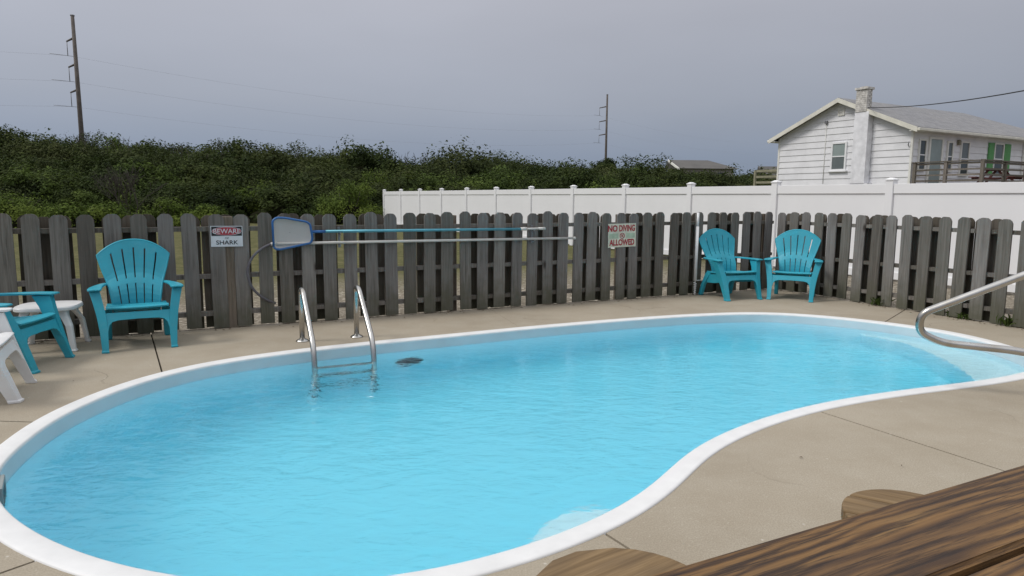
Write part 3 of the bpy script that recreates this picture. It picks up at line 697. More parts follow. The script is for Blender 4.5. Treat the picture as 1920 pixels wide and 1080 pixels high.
# ------------------------------------------------------------------ white vinyl fence
WL = 2.28; W9 = atY(1293, 420, 15.25)[:2]; angW = math.radians(-60.5); dW = np.array([math.cos(angW), math.sin(angW)])
def WP(i): return W9 + dW * WL * (i - 9)
vf = empty('vinyl_fence', (0, 0, 0), 0, 'tall white vinyl panel fence running behind the wooden fence', 'fence')
for i in range(0, 15):
    q = WP(i)
    po = boxes('post', [((-.064, -.064, -.1), (.064, .064, 1.585))], M['vinyl'], vf, .006); po.location = (q[0], q[1], 0); po.rotation_euler = (0, 0, angW)
    bm = bmesh.new(); box(bm, (-.075, -.075, 1.585), (.075, .075, 1.605)); v = box(bm, (-.068, -.068, 1.605), (.068, .068, 1.632))
    for k in v:
        if k.co.z > 1.62: k.co.x *= .35; k.co.y *= .35
    bm_obj('post_cap', bm, M['vinyl'], po)
    if i < 14:
        L0, L1 = .066, WL - .066
        for nm, z0, z1, t in (('panel', .06, 1.375, .02), ('top_rail', 1.375, 1.53, .042), ('bottom_rail', -.02, .10, .042)):
            b = .004 if nm != 'panel' else 0
            p = boxes(nm, [((L0, -t, z0), (L1, t, z1))], M['vinyl'], vf, b); p.location = (q[0], q[1], 0); p.rotation_euler = (0, 0, angW)

# ------------------------------------------------------------------ chairs
def strip(name, rows, thick, mat, parent, closed=False):
    """rows: list of lists of points (same length) -> a sheet, given thickness"""
    n = len(rows[0]); V = [p for r_ in rows for p in r_]; F = []
    for j in range(len(rows) - 1):
        for k in range(n - 1): F.append((j * n + k, j * n + k + 1, (j + 1) * n + k + 1, (j + 1) * n + k))
    o = mesh_obj(name, V, F, mat, parent)
    bm = bmesh.new(); bm.from_mesh(o.data); bmesh.ops.recalc_face_normals(bm, faces=bm.faces[:]); bm.to_mesh(o.data); bm.free()
    s = o.modifiers.new('thick', 'SOLIDIFY'); s.thickness = thick; s.offset = 0
    return o
def make_chair(mat, label, grp):
    t = empty('adirondack_chair', (0, 0, 0), 0, label, 'chair', grp)
    # backrest: fan of six slats with slots, a cross band at arm height, arched top
    def half(tt):   # half width along the height fraction
        return np.interp(tt, [0, .25, .48, .75, 1], [.195, .212, .235, .282, .318])
    z0 = .275
    def ztop(u): return .905 - .135 * abs(u) ** 2.2
    def pt(u, tt, dy=0):
        z = z0 + (ztop(u) - z0) * tt
        y = .405 + .175 * tt - .040 * math.sin(min(1, tt / .55) * PI) - .03 * u * u
        return (u * half(tt), y + dy, z)
    nS = 6; gap = .021
    cols = []
    for i in range(nS):
        a, b = -1 + 2 * i / nS + (gap if i else 0), -1 + 2 * (i + 1) / nS - (gap if i < nS - 1 else 0)
        cols.append((a, b))
    ts = [0, .05, .10, .17, .25, .32, .385, .40, .43, .46, .475, .53, .60, .68, .76, .84, .885, .92, .97, 1.0]
    solid = lambda tt: tt < .045 or .39 <= tt < .465 or tt >= .88
    vs = {}; bm = bmesh.new()
    us = []
    for a, b in cols: us += [a, (a + b) / 2, b]
    grid = [[bm.verts.new(pt(u, tt)) for u in us] for tt in ts]
    for j in range(len(ts) - 1):
        for k in range(len(us) - 1):
            is_gap = (k % 3 == 2)
            if is_gap and not solid((ts[j] + ts[j + 1]) / 2): continue
            bm.faces.new((grid[j][k], grid[j][k + 1], grid[j + 1][k + 1], grid[j + 1][k]))
    # rolled edge of the arch
    o = bm_obj('backrest', bm, mat, t)
    s = o.modifiers.new('thick', 'SOLIDIFY'); s.thickness = .018; s.offset = 0
    bevel_mod(o, .004, 2)
    rim = [pt(u, 1.0) for u in np.linspace(-1, 1, 21)]
    rim = [pt(-1, tt) for tt in np.linspace(0, .97, 14)] + rim + [pt(1, tt) for tt in np.linspace(.97, 0, 14)]
    bm = bmesh.new(); tube(bm, rim, .0115, 8); bm_obj('back_rim', bm, mat, o, True)
    # seat: five cross slats dished to the back
    def seat_pt(x, q):
        y = .03 + q * .40; z = .375 - .035 * q - .018 * math.sin(q * PI)
        if q < .06: z -= .012 * (1 - q / .06)
        return (x, y, z - .006 * (1 - (x / .25) ** 2))
    for k in range(5):
        q0, q1 = k / 5 + (.008 if k else -.03), (k + 1) / 5 - .008
        rows = [[seat_pt(x, q0 + (q1 - q0) * j / 4) for x in np.linspace(-.262, .262, 7)] for j in range(5)]
        o = strip('seat_slat', rows, .016, mat, t); bevel_mod(o, .005, 2)
    # front apron with an arched lower edge
    prof = [(-.268, .322)] + [(.268, .322)] + [(.268, .165)] + [(.252, .175), (.240, .22), (.215, .247), (.17, .258), (0, .262), (-.17, .258), (-.215, .247), (-.240, .22), (-.252, .175)] + [(-.268, .165)]
    o = extrude_poly('front_apron', [(x, .034 - .36 * (.338 - z), z) for x, z in prof], (0, .016, 0), mat, t); bevel_mod(o, .004, 2)
    for s in (-1, 1):
        # front leg: a tapering channel from the floor up to the arm, flaring outward at the top
        secs = [(0.0, .285, .060, .075), (.015, .285, .062, .08), (.02, .283, .055, .07), (.17, .287, .068, .085), (.30, .300, .078, .10), (.42, .325, .082, .12), (.505, .345, .088, .15)]
        bm = bmesh.new(); rings = []
        for z, cx, wx, dy in secs:
            y0 = -.075 + .30 * (z - .016) if z > .016 else -.085
            y1 = y0 + dy
            rings.append([bm.verts.new((s * (cx - wx / 2), y0, z)), bm.verts.new((s * (cx + wx / 2), y0 + .012, z)), bm.verts.new((s * (cx + wx / 2), y1, z)), bm.verts.new((s * (cx - wx / 2 + .01), y1 - .01, z))])
        for j in range(len(rings) - 1):
            for k in range(4): bm.faces.new((rings[j][k], rings[j][(k + 1) % 4], rings[j + 1][(k + 1) % 4], rings[j + 1][k]))
        bm.faces.new(rings[0][::-1]); bm.faces.new(rings[-1]); bmesh.ops.recalc_face_normals(bm, faces=bm.faces[:])
        bevel_mod(bm_obj('leg', bm, mat, t), .009, 3)
        # rear leg
        secs = [(0.0, .262, .05, .535, .055), (.012, .262, .055, .53, .06), (.15, .255, .05, .49, .06), (.27, .245, .06, .42, .09), (.33, .24, .05, .39, .10)]
        bm = bmesh.new(); rings = []
        for z, cx, wx, y, dy in secs:
            rings.append([bm.verts.new((s * (cx - wx / 2), y - dy / 2, z)), bm.verts.new((s * (cx + wx / 2), y - dy / 2, z)), bm.verts.new((s * (cx + wx / 2), y + dy / 2, z)), bm.verts.new((s * (cx - wx / 2), y + dy / 2, z))])
        for j in range(len(rings) - 1):
            for k in range(4): bm.faces.new((rings[j][k], rings[j][(k + 1) % 4], rings[j + 1][(k + 1) % 4], rings[j + 1][k]))
        bm.faces.new(rings[0][::-1]); bm.faces.new(rings[-1]); bmesh.ops.recalc_face_normals(bm, faces=bm.faces[:])
        bevel_mod(bm_obj('leg', bm, mat, t), .008, 2)
        # side skirt that joins front leg, seat edge and rear leg
        sk = [(s * .266, .05, .345), (s * .266, .03, .24), (s * .262, .10, .225), (s * .255, .25, .20), (s * .25, .40, .19), (s * .245, .45, .27), (s * .25, .39, .30), (s * .26, .2, .325)]
        o = extrude_poly('side_rail', sk, (s * .014, 0, 0), mat, t); bevel_mod(o, .003, 2)
        # arm: broad and rounded at the front, narrowing to the back
        secs = [(.030, .347, .045), (.036, .346, .085), (.055, .345, .108), (.09, .344, .116), (.17, .339, .108), (.27, .325, .09), (.37, .302, .07), (.45, .275, .06), (.50, .25, .055)]
        bm = bmesh.new(); rings = []
        for y, cx, wx in secs:
            zz = .518 + .012 * math.sin(max(0, min(1, (y + .1) / .6)) * PI) + .012 * max(0, (y - .3) / .3)
            dr = .018 if y > .04 else .012
            rings.append([bm.verts.new((s * (cx - wx / 2), y, zz)), bm.verts.new((s * cx, y, zz + .004)), bm.verts.new((s * (cx + wx / 2), y, zz)), bm.verts.new((s * (cx + wx / 2), y, zz - dr)), bm.verts.new((s * (cx - wx / 2), y, zz - dr))])
        for j in range(len(rings) - 1):
            for k in range(5): bm.faces.new((rings[j][k], rings[j][(k + 1) % 5], rings[j + 1][(k + 1) % 5], rings[j + 1][k]))
        bm.faces.new(rings[0][::-1]); bm.faces.new(rings[-1]); bmesh.ops.recalc_face_normals(bm, faces=bm.faces[:])
        bevel_mod(bm_obj('arm', bm, mat, t), .007, 3)
    for c_ in t.children_recursive:
        for v in c_.data.vertices: v.co.x *= .87; v.co.z *= .955
    return t
GR = 'plastic adirondack chairs on the pool deck'
ch = make_chair(M['teal'], 'teal plastic chair facing the pool beside the white side table, backrest against fence', GR)
def chair_place(o, fl, fr_, z=0.0, label=None, depth=0.0):
    """fl, fr_: where the left and right front feet (as the camera sees them) stand"""
    fl, fr_ = np.array(fl), np.array(fr_); d = fr_ - fl; a = math.atan2(d[1], d[0]); md = (fl + fr_) / 2
    back = np.array([-math.sin(a), math.cos(a)]); md = md + back * .05
    o.location = (md[0], md[1], z); o.rotation_euler = (0, 0, a)
    if label: o['label'] = label
chair_place(ch, (-3.262, 5.335), (-2.80, 5.60))
CS = 1.0
c2 = copy_tree(ch); chair_place(c2, (2.645, 8.40), (3.19, 8.60), 0, 'teal plastic chair near the fence corner, turned to the right, left of its twin')
c3 = copy_tree(ch); chair_place(c3, (3.245, 8.615), (3.73, 8.36), 0, 'teal plastic chair near the fence corner, turned to the left, right of its twin')
c4 = copy_tree(ch); chair_place(c4, (-3.375, 4.70), (-3.43, 5.19), 0, 'teal plastic chair seen side on in front of the white side table')
cw = make_chair(M['white_pl'], 'white plastic chair at the left edge of the deck in front of a teal chair', GR)
chair_place(cw, (-2.985, 3.985), (-3.235, 4.49))

# white side table
st = empty('side_table', (-3.79, 5.52, 0), angL - .15, 'low white plastic side table between two teal chairs', 'table')
n = 40; th = [2 * PI * k / n for k in range(n)]
sup = lambda t, a, b: (a * abs(math.cos(t)) ** .62 * math.copysign(1, math.cos(t)), b * abs(math.sin(t)) ** .62 * math.copysign(1, math.sin(t)))
bm = bmesh.new(); rings = []
for k, z in ((.965, .345), (1.0, .352), (1.0, .372), (.97, .381), (.90, .380), (.6, .377), (.02, .377)):
    rings.append([bm.verts.new((*[c * k for c in sup(t, .245, .235)], z)) for t in th])
for j in range(len(rings) - 1):
    for k in range(n): bm.faces.new((rings[j][k], rings[j][(k + 1) % n], rings[j + 1][(k + 1) % n], rings[j + 1][k]))
bm.faces.new(rings[0][::-1]); bm.faces.new(rings[-1]); bmesh.ops.recalc_face_normals(bm, faces=bm.faces[:])
smooth_faces(bm_obj('table_top', bm, M['white_pl'], st), 40)
TS = (.92, .92, .95)
for sx in (-1, 1):
    for sy in (-1, 1):
        bm = bmesh.new(); rings = []
        for z, o_, wd in ((0, .232, .05), (.012, .232, .055), (.02, .228, .042), (.22, .200, .052), (.30, .190, .062), (.352, .182, .085)):
            cx, cy = sx * o_ * .98, sy * o_ * .94; h = wd / 2
            rings.append([bm.verts.new((cx + sx * a * h - sx * (h if z > .25 else 0), cy + sy * b * h - sy * (h if z > .25 else 0), z)) for a, b in ((1, -1), (1, .6), (.6, 1), (-1, 1), (-1, .2), (.2, -1))])
        for j in range(len(rings) - 1):
            for k in range(6): bm.faces.new((rings[j][k], rings[j][(k + 1) % 6], rings[j + 1][(k + 1) % 6], rings[j + 1][k]))
        bm.faces.new(rings[0][::-1]); bm.faces.new(rings[-1]); bmesh.ops.recalc_face_normals(bm, faces=bm.faces[:])
        bevel_mod(bm_obj('leg', bm, M['white_pl'], st), .006, 2)

for c_ in st.children:
    for v_ in c_.data.vertices: v_.co = Vector((v_.co.x * TS[0], v_.co.y * TS[1], v_.co.z * TS[2]))
# ------------------------------------------------------------------ pool ladder
la = empty('pool_ladder', (-1.61, 5.94, 0), 0, 'stainless steel pool ladder with two looped handrails at the far pool edge', 'ladder')
F1, F2 = np.array([-1.825, 5.844]), np.array([-1.396, 6.044])
ax = (F2 - F1) / np.linalg.norm(F2 - F1); inn = np.array([ax[1], -ax[0]])        # towards the water
def lp(f, d, z): q = f + inn * d; return np.array([q[0], q[1], z]) - np.array(la.location)
for f in (F1, F2):
    pts = [lp(f, 0, 0.0), lp(f, 0, .44), lp(f, .085, .475), lp(f, .40, .035), lp(f, .425, -.12), lp(f, .445, -.9)]
    pts = fillet([lp(f, 0, 0), lp(f, -.005, .455), lp(f, .12, .462), lp(f, .60, .085), lp(f, .645, -.08), lp(f, .66, -.85)], .085, 8)
    tube_obj('handrail', pts, .0225, M['steel'], la, 14)
    q = lp(f, 0, 0); lathe('flange', [(.056, .001), (.056, .006), (.048, .014), (.028, .024), (.025, .026)], M['steel'], la, 24, q)
def tread(z, d, name='step'):
    a, b = lp(F1, d, z), lp(F2, d, z); v = b - a; mid = (a + b) / 2; L = np.linalg.norm(v)
    bm = bmesh.new(); box(bm, (-L / 2, -.032, -.014), (L / 2, .032, .012)); bmesh.ops.bevel(bm, geom=bm.edges[:], offset=.006, segments=2, affect='EDGES')
    o = bm_obj(name, bm, M['steel'], la); o.location = tuple(mid); o.rotation_euler = (0, 0, math.atan2(v[1], v[0]))
tread(-.112, .645); tread(-.34, .655); tread(-.60, .657)

# ------------------------------------------------------------------ entry handrail at the right end
hr = empty('entry_handrail', (3.7, 4.3, 0), 0, 'bent stainless steel handrail reaching over the right end of the pool', 'handrail')
pp = [atY(1995, 700, 4.22), atY(1920, 659, 4.26), atY(1752, 642, 4.40), atY(1722, 600, 4.42), atY(1745, 580, 4.40), atY(1920, 516, 4.26), atY(2110, 446, 4.12)]
A = [np.array([pp[0][0] + .12, pp[0][1] - .03, 0.0]), pp[0] + np.array([.10, -.03, .04]), pp[1], atY(1765, 643, 4.40), atY(1722, 622, 4.42), atY(1727, 588, 4.41), pp[5], pp[6], pp[6] + np.array([.22, -.04, -.10]), np.array([pp[6][0] + .22, pp[6][1] - .04, 0.0])]
tube_obj('rail', rel(fillet(A, .12, 8), hr), .0245, M['steel'], hr, 16)
for q in (A[0], A[-1]): lathe('flange', [(.056, .001), (.056, .006), (.048, .014), (.03, .024), (.027, .026)], M['steel'], hr, 24, np.array([q[0], q[1], 0]) - np.array(hr.location))

# ------------------------------------------------------------------ wooden table by the camera and two round seats
TZ = .75
e0, e1 = gnd(1295, 1048, TZ)[:2], gnd(1920, 865, TZ)[:2]; td = (e1 - e0) / np.linalg.norm(e1 - e0); tn = np.array([td[1], -td[0]])   # tn: towards the camera
tang = math.atan2(td[1], td[0])
tb = empty('wooden_table', (*(e0 + td * .45 + tn * .3), 0), tang, 'brown stained plank table in the lower right corner', 'table')
g0 = gnd(1850, 1050, TZ)[:2]; pw = (g0 - e0) @ tn - .006
def plank(y0, y1, x0, x1, z0, z1, name='plank', mat=None):
    bm = bmesh.new(); box(bm, (x0, y0, z0), (x1, y1, z1)); bmesh.ops.bevel(bm, geom=[e for e in bm.edges], offset=.007, segments=3, affect='EDGES')
    return smooth_faces(bm_obj(name, bm, mat or M['plank'], tb), 50)
yy = .3
for k in range(5): plank(yy - pw, yy - .004, -1.0, 1.0, TZ - .04, TZ); yy -= pw + .008
ybot = yy
for k in range(3):
    yc = .3 - k * (pw + .008) - pw / 2
    for x in (-.62, .62):
        for dy in (-.032, .03): lathe('screw', [(.0052, TZ - .002), (.0052, TZ + .0008), (.002, TZ + .0004)], M['metal'], tb, 10, (x, yc + dy, 0))
for x in (-.62, .62):
    plank(ybot + .03, .27, x - .045, x + .045, TZ - .13, TZ - .042, 'cross_brace')
    for y in (ybot + .1, .2): plank(y - .045, y + .045, x + .047, x + .085, 0.0, TZ - .042, 'leg')
plank((ybot + .3) / 2 - .05, (ybot + .3) / 2 + .05, -.57, .57, .2, .24, 'stretcher')
def round_seat(cx, cy, R, rot, label, nb=3):
    t = empty('round_stool', (cx, cy, 0), rot, label, 'stool', 'round wooden stools by the table')
    zt = .45; edges = np.linspace(-R, R, nb + 1)
    for k in range(nb):
        a, b = edges[k] + .003, edges[k + 1] - .003
        ysamp = np.linspace(a, b, 12)
        pts = [(math.sqrt(max(0, R * R - y * y)), y) for y in ysamp] + [(-math.sqrt(max(0, R * R - y * y)), y) for y in ysamp[::-1]]
        bm = bmesh.new(); prism(bm, pts, zt - .04, zt); bmesh.ops.remove_doubles(bm, verts=bm.verts[:], dist=.0005); bmesh.ops.recalc_face_normals(bm, faces=bm.faces[:])
        o = bm_obj('seat_plank', bm, M['seatw'], t); bevel_mod(o, .006, 3)
    boxes('cleat', [((-.04, -R * .8, zt - .08), (.04, R * .8, zt - .043))], M['seatw'], t, .003)
    for sx, sy in ((-1, -1), (1, -1), (1, 1), (-1, 1)):
        o = boxes('leg', [((-.024, -.024, 0), (.024, .024, zt - .046))], M['seatw'], t, .003); o.location = (sx * R * .55 + sx * .0, sy * R * .5, 0)
    return t
c = gnd(1165, 1090, .45)[:2]; round_seat(c[0], c[1] - .055, .20, tang + .15, 'round wooden stool with a plain brown top, left of the plank table', 1)
c = gnd(1708, 960, .45)[:2]; round_seat(c[0], c[1] - .03, .175, tang - 1.0, 'round wooden stool with grooved boards, half hidden behind the plank table')

# ------------------------------------------------------------------ white house
aH = math.radians(29.7); dg_ = np.array([-math.sin(aH), math.cos(aH)]); dr_ = np.array([math.cos(aH), math.sin(aH)])
hc = atY(1709, 290, 27.0)[:2]
HW, HL, ZE, ZR, ZF = 6.22, 12.5, 4.12, 5.46, 1.55
house = empty('white_house', (hc[0], hc[1], 0), aH, 'white clapboard house with a whitewashed chimney and grey roof behind the vinyl fence', 'house')
# local frame: x along the long wall (dr_), y along the gable wall (dg_), z up
def roof_z(y, ov=0): return ZE + (ZR - ZE) * (1 - abs(y - HW / 2) / (HW / 2))
V = [(0.02, .02, ZF), (HL - .02, .02, ZF), (HL - .02, HW - .02, ZF), (.02, HW - .02, ZF), (.02, .02, ZE), (HL - .02, .02, ZE), (HL - .02, HW - .02, ZE), (.02, HW - .02, ZE), (.02, HW / 2, ZR - .01), (HL - 3.1, HW / 2, ZR - .01)]
mesh_obj('wall', V, [(0, 4, 8, 7, 3), (0, 1, 5, 4), (1, 2, 6, 5), (2, 3, 7, 6), (3, 2, 1, 0)], M['siding'], house)
CO = .27; z = 2.198 - .27 * 2
while z < ZR - .1:
    z0, z1 = z, z + CO + .025
    # gable course
    def yr(zz):
        if zz <= ZE: return 0.0, HW
        q = (zz - ZE) / (ZR - ZE) * HW / 2; return q, HW - q
    a0, b0 = yr(z0); a1, b1 = yr(min(z1, ZR - .02)); z1c = min(z1, ZR - .02)
    if b0 - a0 > .15:
        bm = bmesh.new()
        vs = [bm.verts.new(p) for p in ((-.024, a0, z0), (-.024, b0, z0), (.004, b1, z1c), (.004, a1, z1c), (.015, a0, z0), (.015, b0, z0), (.02, b1, z1c), (.02, a1, z1c))]
        for f in ((0, 1, 2, 3), (4, 7, 6, 5), (0, 4, 5, 1), (3, 2, 6, 7), (0, 3, 7, 4), (1, 5, 6, 2)): bm.faces.new([vs[i] for i in f])
        bmesh.ops.recalc_face_normals(bm, faces=bm.faces[:]); bm_obj('siding_board', bm, M['siding'], house)
    if z0 < ZE - .05:
        zc = min(z1, ZE)
        bm = bmesh.new()
        vs = [bm.verts.new(p) for p in ((0, -.024, z0), (HL, -.024, z0), (HL, .004, zc), (0, .004, zc), (0, .015, z0), (HL, .015, z0), (HL, .02, zc), (0, .02, zc))]
        for f in ((0, 1, 2, 3), (4, 7, 6, 5), (0, 4, 5, 1), (3, 2, 6, 7), (0, 3, 7, 4), (1, 5, 6, 2)): bm.faces.new([vs[i] for i in f])
        bmesh.ops.recalc_face_normals(bm, faces=bm.faces[:]); bm_obj('siding_board', bm, M['siding'], house)
    z += CO
boxes('corner_trim', [((-.034, -.034, ZF), (.05, .05, ZE - .02))], M['trim'], house)
boxes('corner_trim', [((-.034, HW - .05, ZF), (.05, HW + .034, ZE - .02))], M['trim'], house)
# roof: two slopes and a hip at the far end, with overhangs
ov, og = .34, .32; slope = (ZR - ZE) / (HW / 2)
ze = ZE - slope * ov
V = [(-og, -ov, ze), (-og, HW / 2, ZR), (-og, HW + ov, ze), (HL - 3.1, HW / 2, ZR), (HL + ov, -ov, ze), (HL + ov, HW + ov, ze)]
V = [(x, y, zz + .10) for x, y, zz in V]; V += [(x, y, zz - .09) for x, y, zz in V]
F = [(0, 4, 3, 1), (1, 3, 5, 2), (3, 4, 5), (6, 7, 9, 10), (7, 8, 11, 9), (9, 11, 10), (0, 1, 7, 6), (1, 2, 8, 7), (2, 5, 11, 8), (5, 4, 10, 11), (4, 0, 6, 10)]
rf = mesh_obj('roof', V, F, M['roof'], house)
uvl = rf.data.uv_layers.new(name='UVMap')
for pl in rf.data.polygons:
    for li in pl.loop_indices:
        v = rf.data.vertices[rf.data.loops[li].vertex_index].co
        uvl.data[li].uv = (v.x, v.y * 1.11) if abs(pl.normal.x) < .2 else (v.y, v.x * 1.11)
# bargeboards on the gable and gutters along the eaves
for sg in (0, 1):
    y0 = -ov if sg == 0 else HW + ov; ym = HW / 2
    pts = [(-og - .03, y0, ze + .085), (-og - .03, y0, ze - .10), (-og - .03, ym, ZR - .10), (-og - .03, ym, ZR + .085)]
    extrude_poly('bargeboard', pts, (.028, 0, 0), M['gutter'], house)
    yy_ = -ov - .10 if sg == 0 else HW + ov - .005
    boxes('gutter', [((-og - .02, yy_, ze - .05), (HL + ov, yy_ + .105, ze + .06))], M['gutter'], house, .02)
    boxes('soffit', [((-og, -ov if sg == 0 else HW + .03, ze - .045), (HL, -.03 if sg == 0 else HW + ov, ze - .012))], M['trim'], house)
# chimney against the gable
chm = empty('chimney', (0, 0, 0)); CDY = -.15; chm.parent = house
bm = bmesh.new(); box(bm, (-.36, 1.66, 1.2), (-.03, 2.27, 4.85))
v = box(bm, (-.36, 1.52, 1.2), (-.03, 2.34, 1.98))
bm_obj('stack', bm, M['chim'], chm)
ri = 0
z = 4.855
while z < 5.72:      # the bare brick head, laid course by course
    for (x0, x1, y0, y1) in (((-.44, -.24, 1.92, 2.12), (-.23, -.04, 1.92, 2.12), (-.44, -.24, 2.13, 2.40), (-.23, -.04, 2.13, 2.40)) if ri % 2 else ((-.44, -.14, 1.92, 2.17), (-.13, -.04, 1.92, 2.17), (-.44, -.14, 2.18, 2.40), (-.13, -.04, 2.18, 2.40))):
        y0 += CDY; y1 += CDY; x0 += .06; boxes('brick', [((x0 + random.uniform(-.004, .004), y0 + random.uniform(-.004, .004), z), (x1, y1, z + .072))], M['brick'], chm)
    z += .08; ri += 1
boxes('mortar', [((-.37, 1.78, 4.85), (-.05, 2.24, z - .01))], simple('mortar', (.34, .33, .31), .9), chm)
boxes('cap', [((-.43, 1.72, z), (.02, 2.30, z + .09))], M['brick'], chm, .008)
boxes('flue', [((-.30, 1.88, z + .09), (-.12, 2.14, z + .13))], simple('flue_clay', (.35, .32, .29), .85), chm)
# windows
def window(plane, a0, a1, z0, z1, glass_top, glass_bot, sill=True, fw=.07):
    """plane 'g': gable (x=0), coordinates along y; 'r': long wall (y=0), coordinates along x"""
    def bx(p, q, zz0, zz1, d0, d1):
        return ((d0, p, zz0), (d1, q, zz1)) if plane == 'g' else ((p, d0, zz0), (q, d1, zz1))
    zm = (z0 + z1) / 2
    fr_ = boxes('window', [bx(a0, a0 + fw, z0, z1, -.075, .0), bx(a1 - fw, a1, z0, z1, -.075, .0), bx(a0 + fw, a1 - fw, z1 - fw, z1, -.075, .0), bx(a0 + fw, a1 - fw, z0, z0 + fw, -.075, .0)], M['trim'] if plane == 'r' else M['vinyl'], house)
    boxes('sash', [bx(a0 + fw, a1 - fw, zm - .022, zm + .022, -.062, -.02)], M['vinyl'], fr_)
    boxes('pane', [bx(a0 + fw, a1 - fw, zm + .022, z1 - fw, -.044, -.03)], glass_top, fr_); boxes('pane', [bx(a0 + fw, a1 - fw, z0 + fw, zm - .022, -.048, -.034)], glass_bot, fr_)
    if sill: boxes('sill', [bx(a0 - .08, a1 + .08, z0 - .05, z0 - .001, -.12, .0)], M['vinyl'], fr_)
    return fr_
M['blind2'] = simple('dark_blind', (.13, .15, .15), .2, var=.15, scale=2)
window('g', 2.74, 3.46, 2.53, 3.73, M['blind'], M['blind2'])
window('r', .38, .90, 2.45, 3.68, M['glass'], M['glass'], False)
window('r', 2.36, 2.80, 2.45, 3.68, M['blind2'], M['glass'], False)
window('r', 3.36, 4.02, 2.30, 3.72, M['blind2'], M['glass'], False, .06)
w_ = window('r', 5.98, 6.78, 2.40, 3.78, M['blind2'], M['glass'], False)
for x0, x1 in ((5.52, 5.96), (6.80, 7.36)):
    o = boxes('shutter', [((x0, -.062, 2.40), (x1, -.026, 3.76))] + [((x0 + .05, -.068, 2.46 + k * .11), (x1 - .05, -.064, 2.53 + k * .11)) for k in range(12)], M['green'], house)
boxes('door', [((1.16, -.055, 1.75), (1.94, -.026, 3.70))], M['blind'], house); boxes('door_frame', [((1.06, -.075, 1.75), (1.157, 0, 3.80)), ((1.943, -.075, 1.75), (2.05, 0, 3.80)), ((1.157, -.075, 3.703), (1.943, 0, 3.80))], M['trim'], house)
boxes('gable_vent', [((-.055, 2.97, 4.84), (-.012, 3.27, 4.88)), ((-.055, 2.97, 5.12), (-.012, 3.27, 5.16)), ((-.055, 2.97, 4.88), (-.012, 3.0, 5.12)), ((-.055, 3.24, 4.88), (-.012, 3.27, 5.12))] + [((-.05, 3.0, 4.89 + k * .047), (-.02, 3.24, 4.915 + k * .047)) for k in range(5)], M['trim'], house)
boxes('downpipe', [((8.45, -.10, 1.6), (8.53, -.026, 3.85))], M['trim'], house, .01)
boxes('wall_lamp', [((3.08, -.12, 3.55), (3.22, -.026, 3.76))], simple('lamp_bronze', (.2, .18, .12), .5), house, .01)
tube_obj('service_mast', [(-.035, 3.79, 2.0), (-.035, 3.79, 4.62)], .012, M['trim'], house, 8); boxes('mast_head', [((-.10, 3.73, 4.55), (-.026, 3.85, 4.68))], M['metal'], house, .01)
tube_obj('hose_hook', [(-.03, .12, 3.38), (-.10, .10, 3.42), (-.11, .08, 3.55)], .018, M['metal'], house, 6)

# ------------------------------------------------------------------ porch (raised deck with a railing) along the long wall
pd = empty('porch_deck', (hc[0], hc[1], 0), aH, 'raised grey wooden porch with a slatted railing along the white house', 'porch')
PX0, PY = .0, -2.62; FZ = 1.78
for k in range(9):
    y = -.06 - k * .285
    boxes('deck_board', [((PX0, y - .28, FZ - .035), (9.5, y - .004, FZ))], M['deckw'], pd)
boxes('rim_joist', [((PX0 - .04, PY - .04, FZ - .26), (9.5, PY, FZ - .0)), ((PX0 - .04, PY + .002, FZ - .26), (PX0, -.06, FZ))], M['deckw'], pd)
def pl_post(x, y, h=.98, z0=0.0, mat=None):
    boxes('post', [((x - .055, y - .055, z0), (x + .055, y + .055, FZ + h))], mat or M['deckw'], pd, .005)
pl_post(.055, -.14, .94); pl_post(.055, -1.30, .94); pl_post(.055, PY + .055, .99)
for k in range(1, 7): pl_post(.055 + k * 1.55, PY + .055, .96)
for z, h in ((.895, .05), (.67, .045), (.47, .045), (.26, .045)):
    for y0, y1 in ((-.085, -.60), (-.604, -1.245), (-1.355, -2.50)):
        boxes('rail', [((.03, y1, FZ + z - h), (.075, y0, FZ + z + h * .4))], M['deckw'], pd)
    for k in range(6):
        boxes('rail', [((.112 + k * 1.55, PY + .03, FZ + z - h), (1.548 + k * 1.55, PY + .075, FZ + z + h * .4))], M['deckw'], pd)
boxes('cap_rail', [((.0, PY - .03, FZ + .935), (9.4, PY + .13, FZ + .975))], M['deckw'], pd)
boxes('cap_rail', [((-.02, PY + .14, FZ + .935), (.13, -.05, FZ + .975))], M['deckw'], pd)
# red picnic table on the porch
q = np.array(hc) + dr_ * 3.2 + (-dg_) * 1.55
rt = empty('picnic_table', (q[0], q[1], FZ), aH + .2, 'dark red picnic table standing on the porch behind the railing', 'table')
for k in range(5): boxes('plank', [((-.75, -.36 + k * .145, .70), (.75, -.225 + k * .145, .735))], M['redw'], rt)
for s in (-1, 1):
    boxes('bench', [((-.75, s * .62 - .13, .42), (.75, s * .62 + .13, .455))], M['redw'], rt)
    for t2 in (-1, 1): extrude_poly('leg', [(s * .5, t2 * .12, .698), (s * .5, t2 * .22, .698), (s * .5, t2 * .68, 0), (s * .5, t2 * .58, 0)], (.04, 0, 0), M['redw'], rt)
    boxes('cross_brace', [((s * .5 + .042, -.72, .36), (s * .5 + .08, .72, .418))], M['redw'], rt)
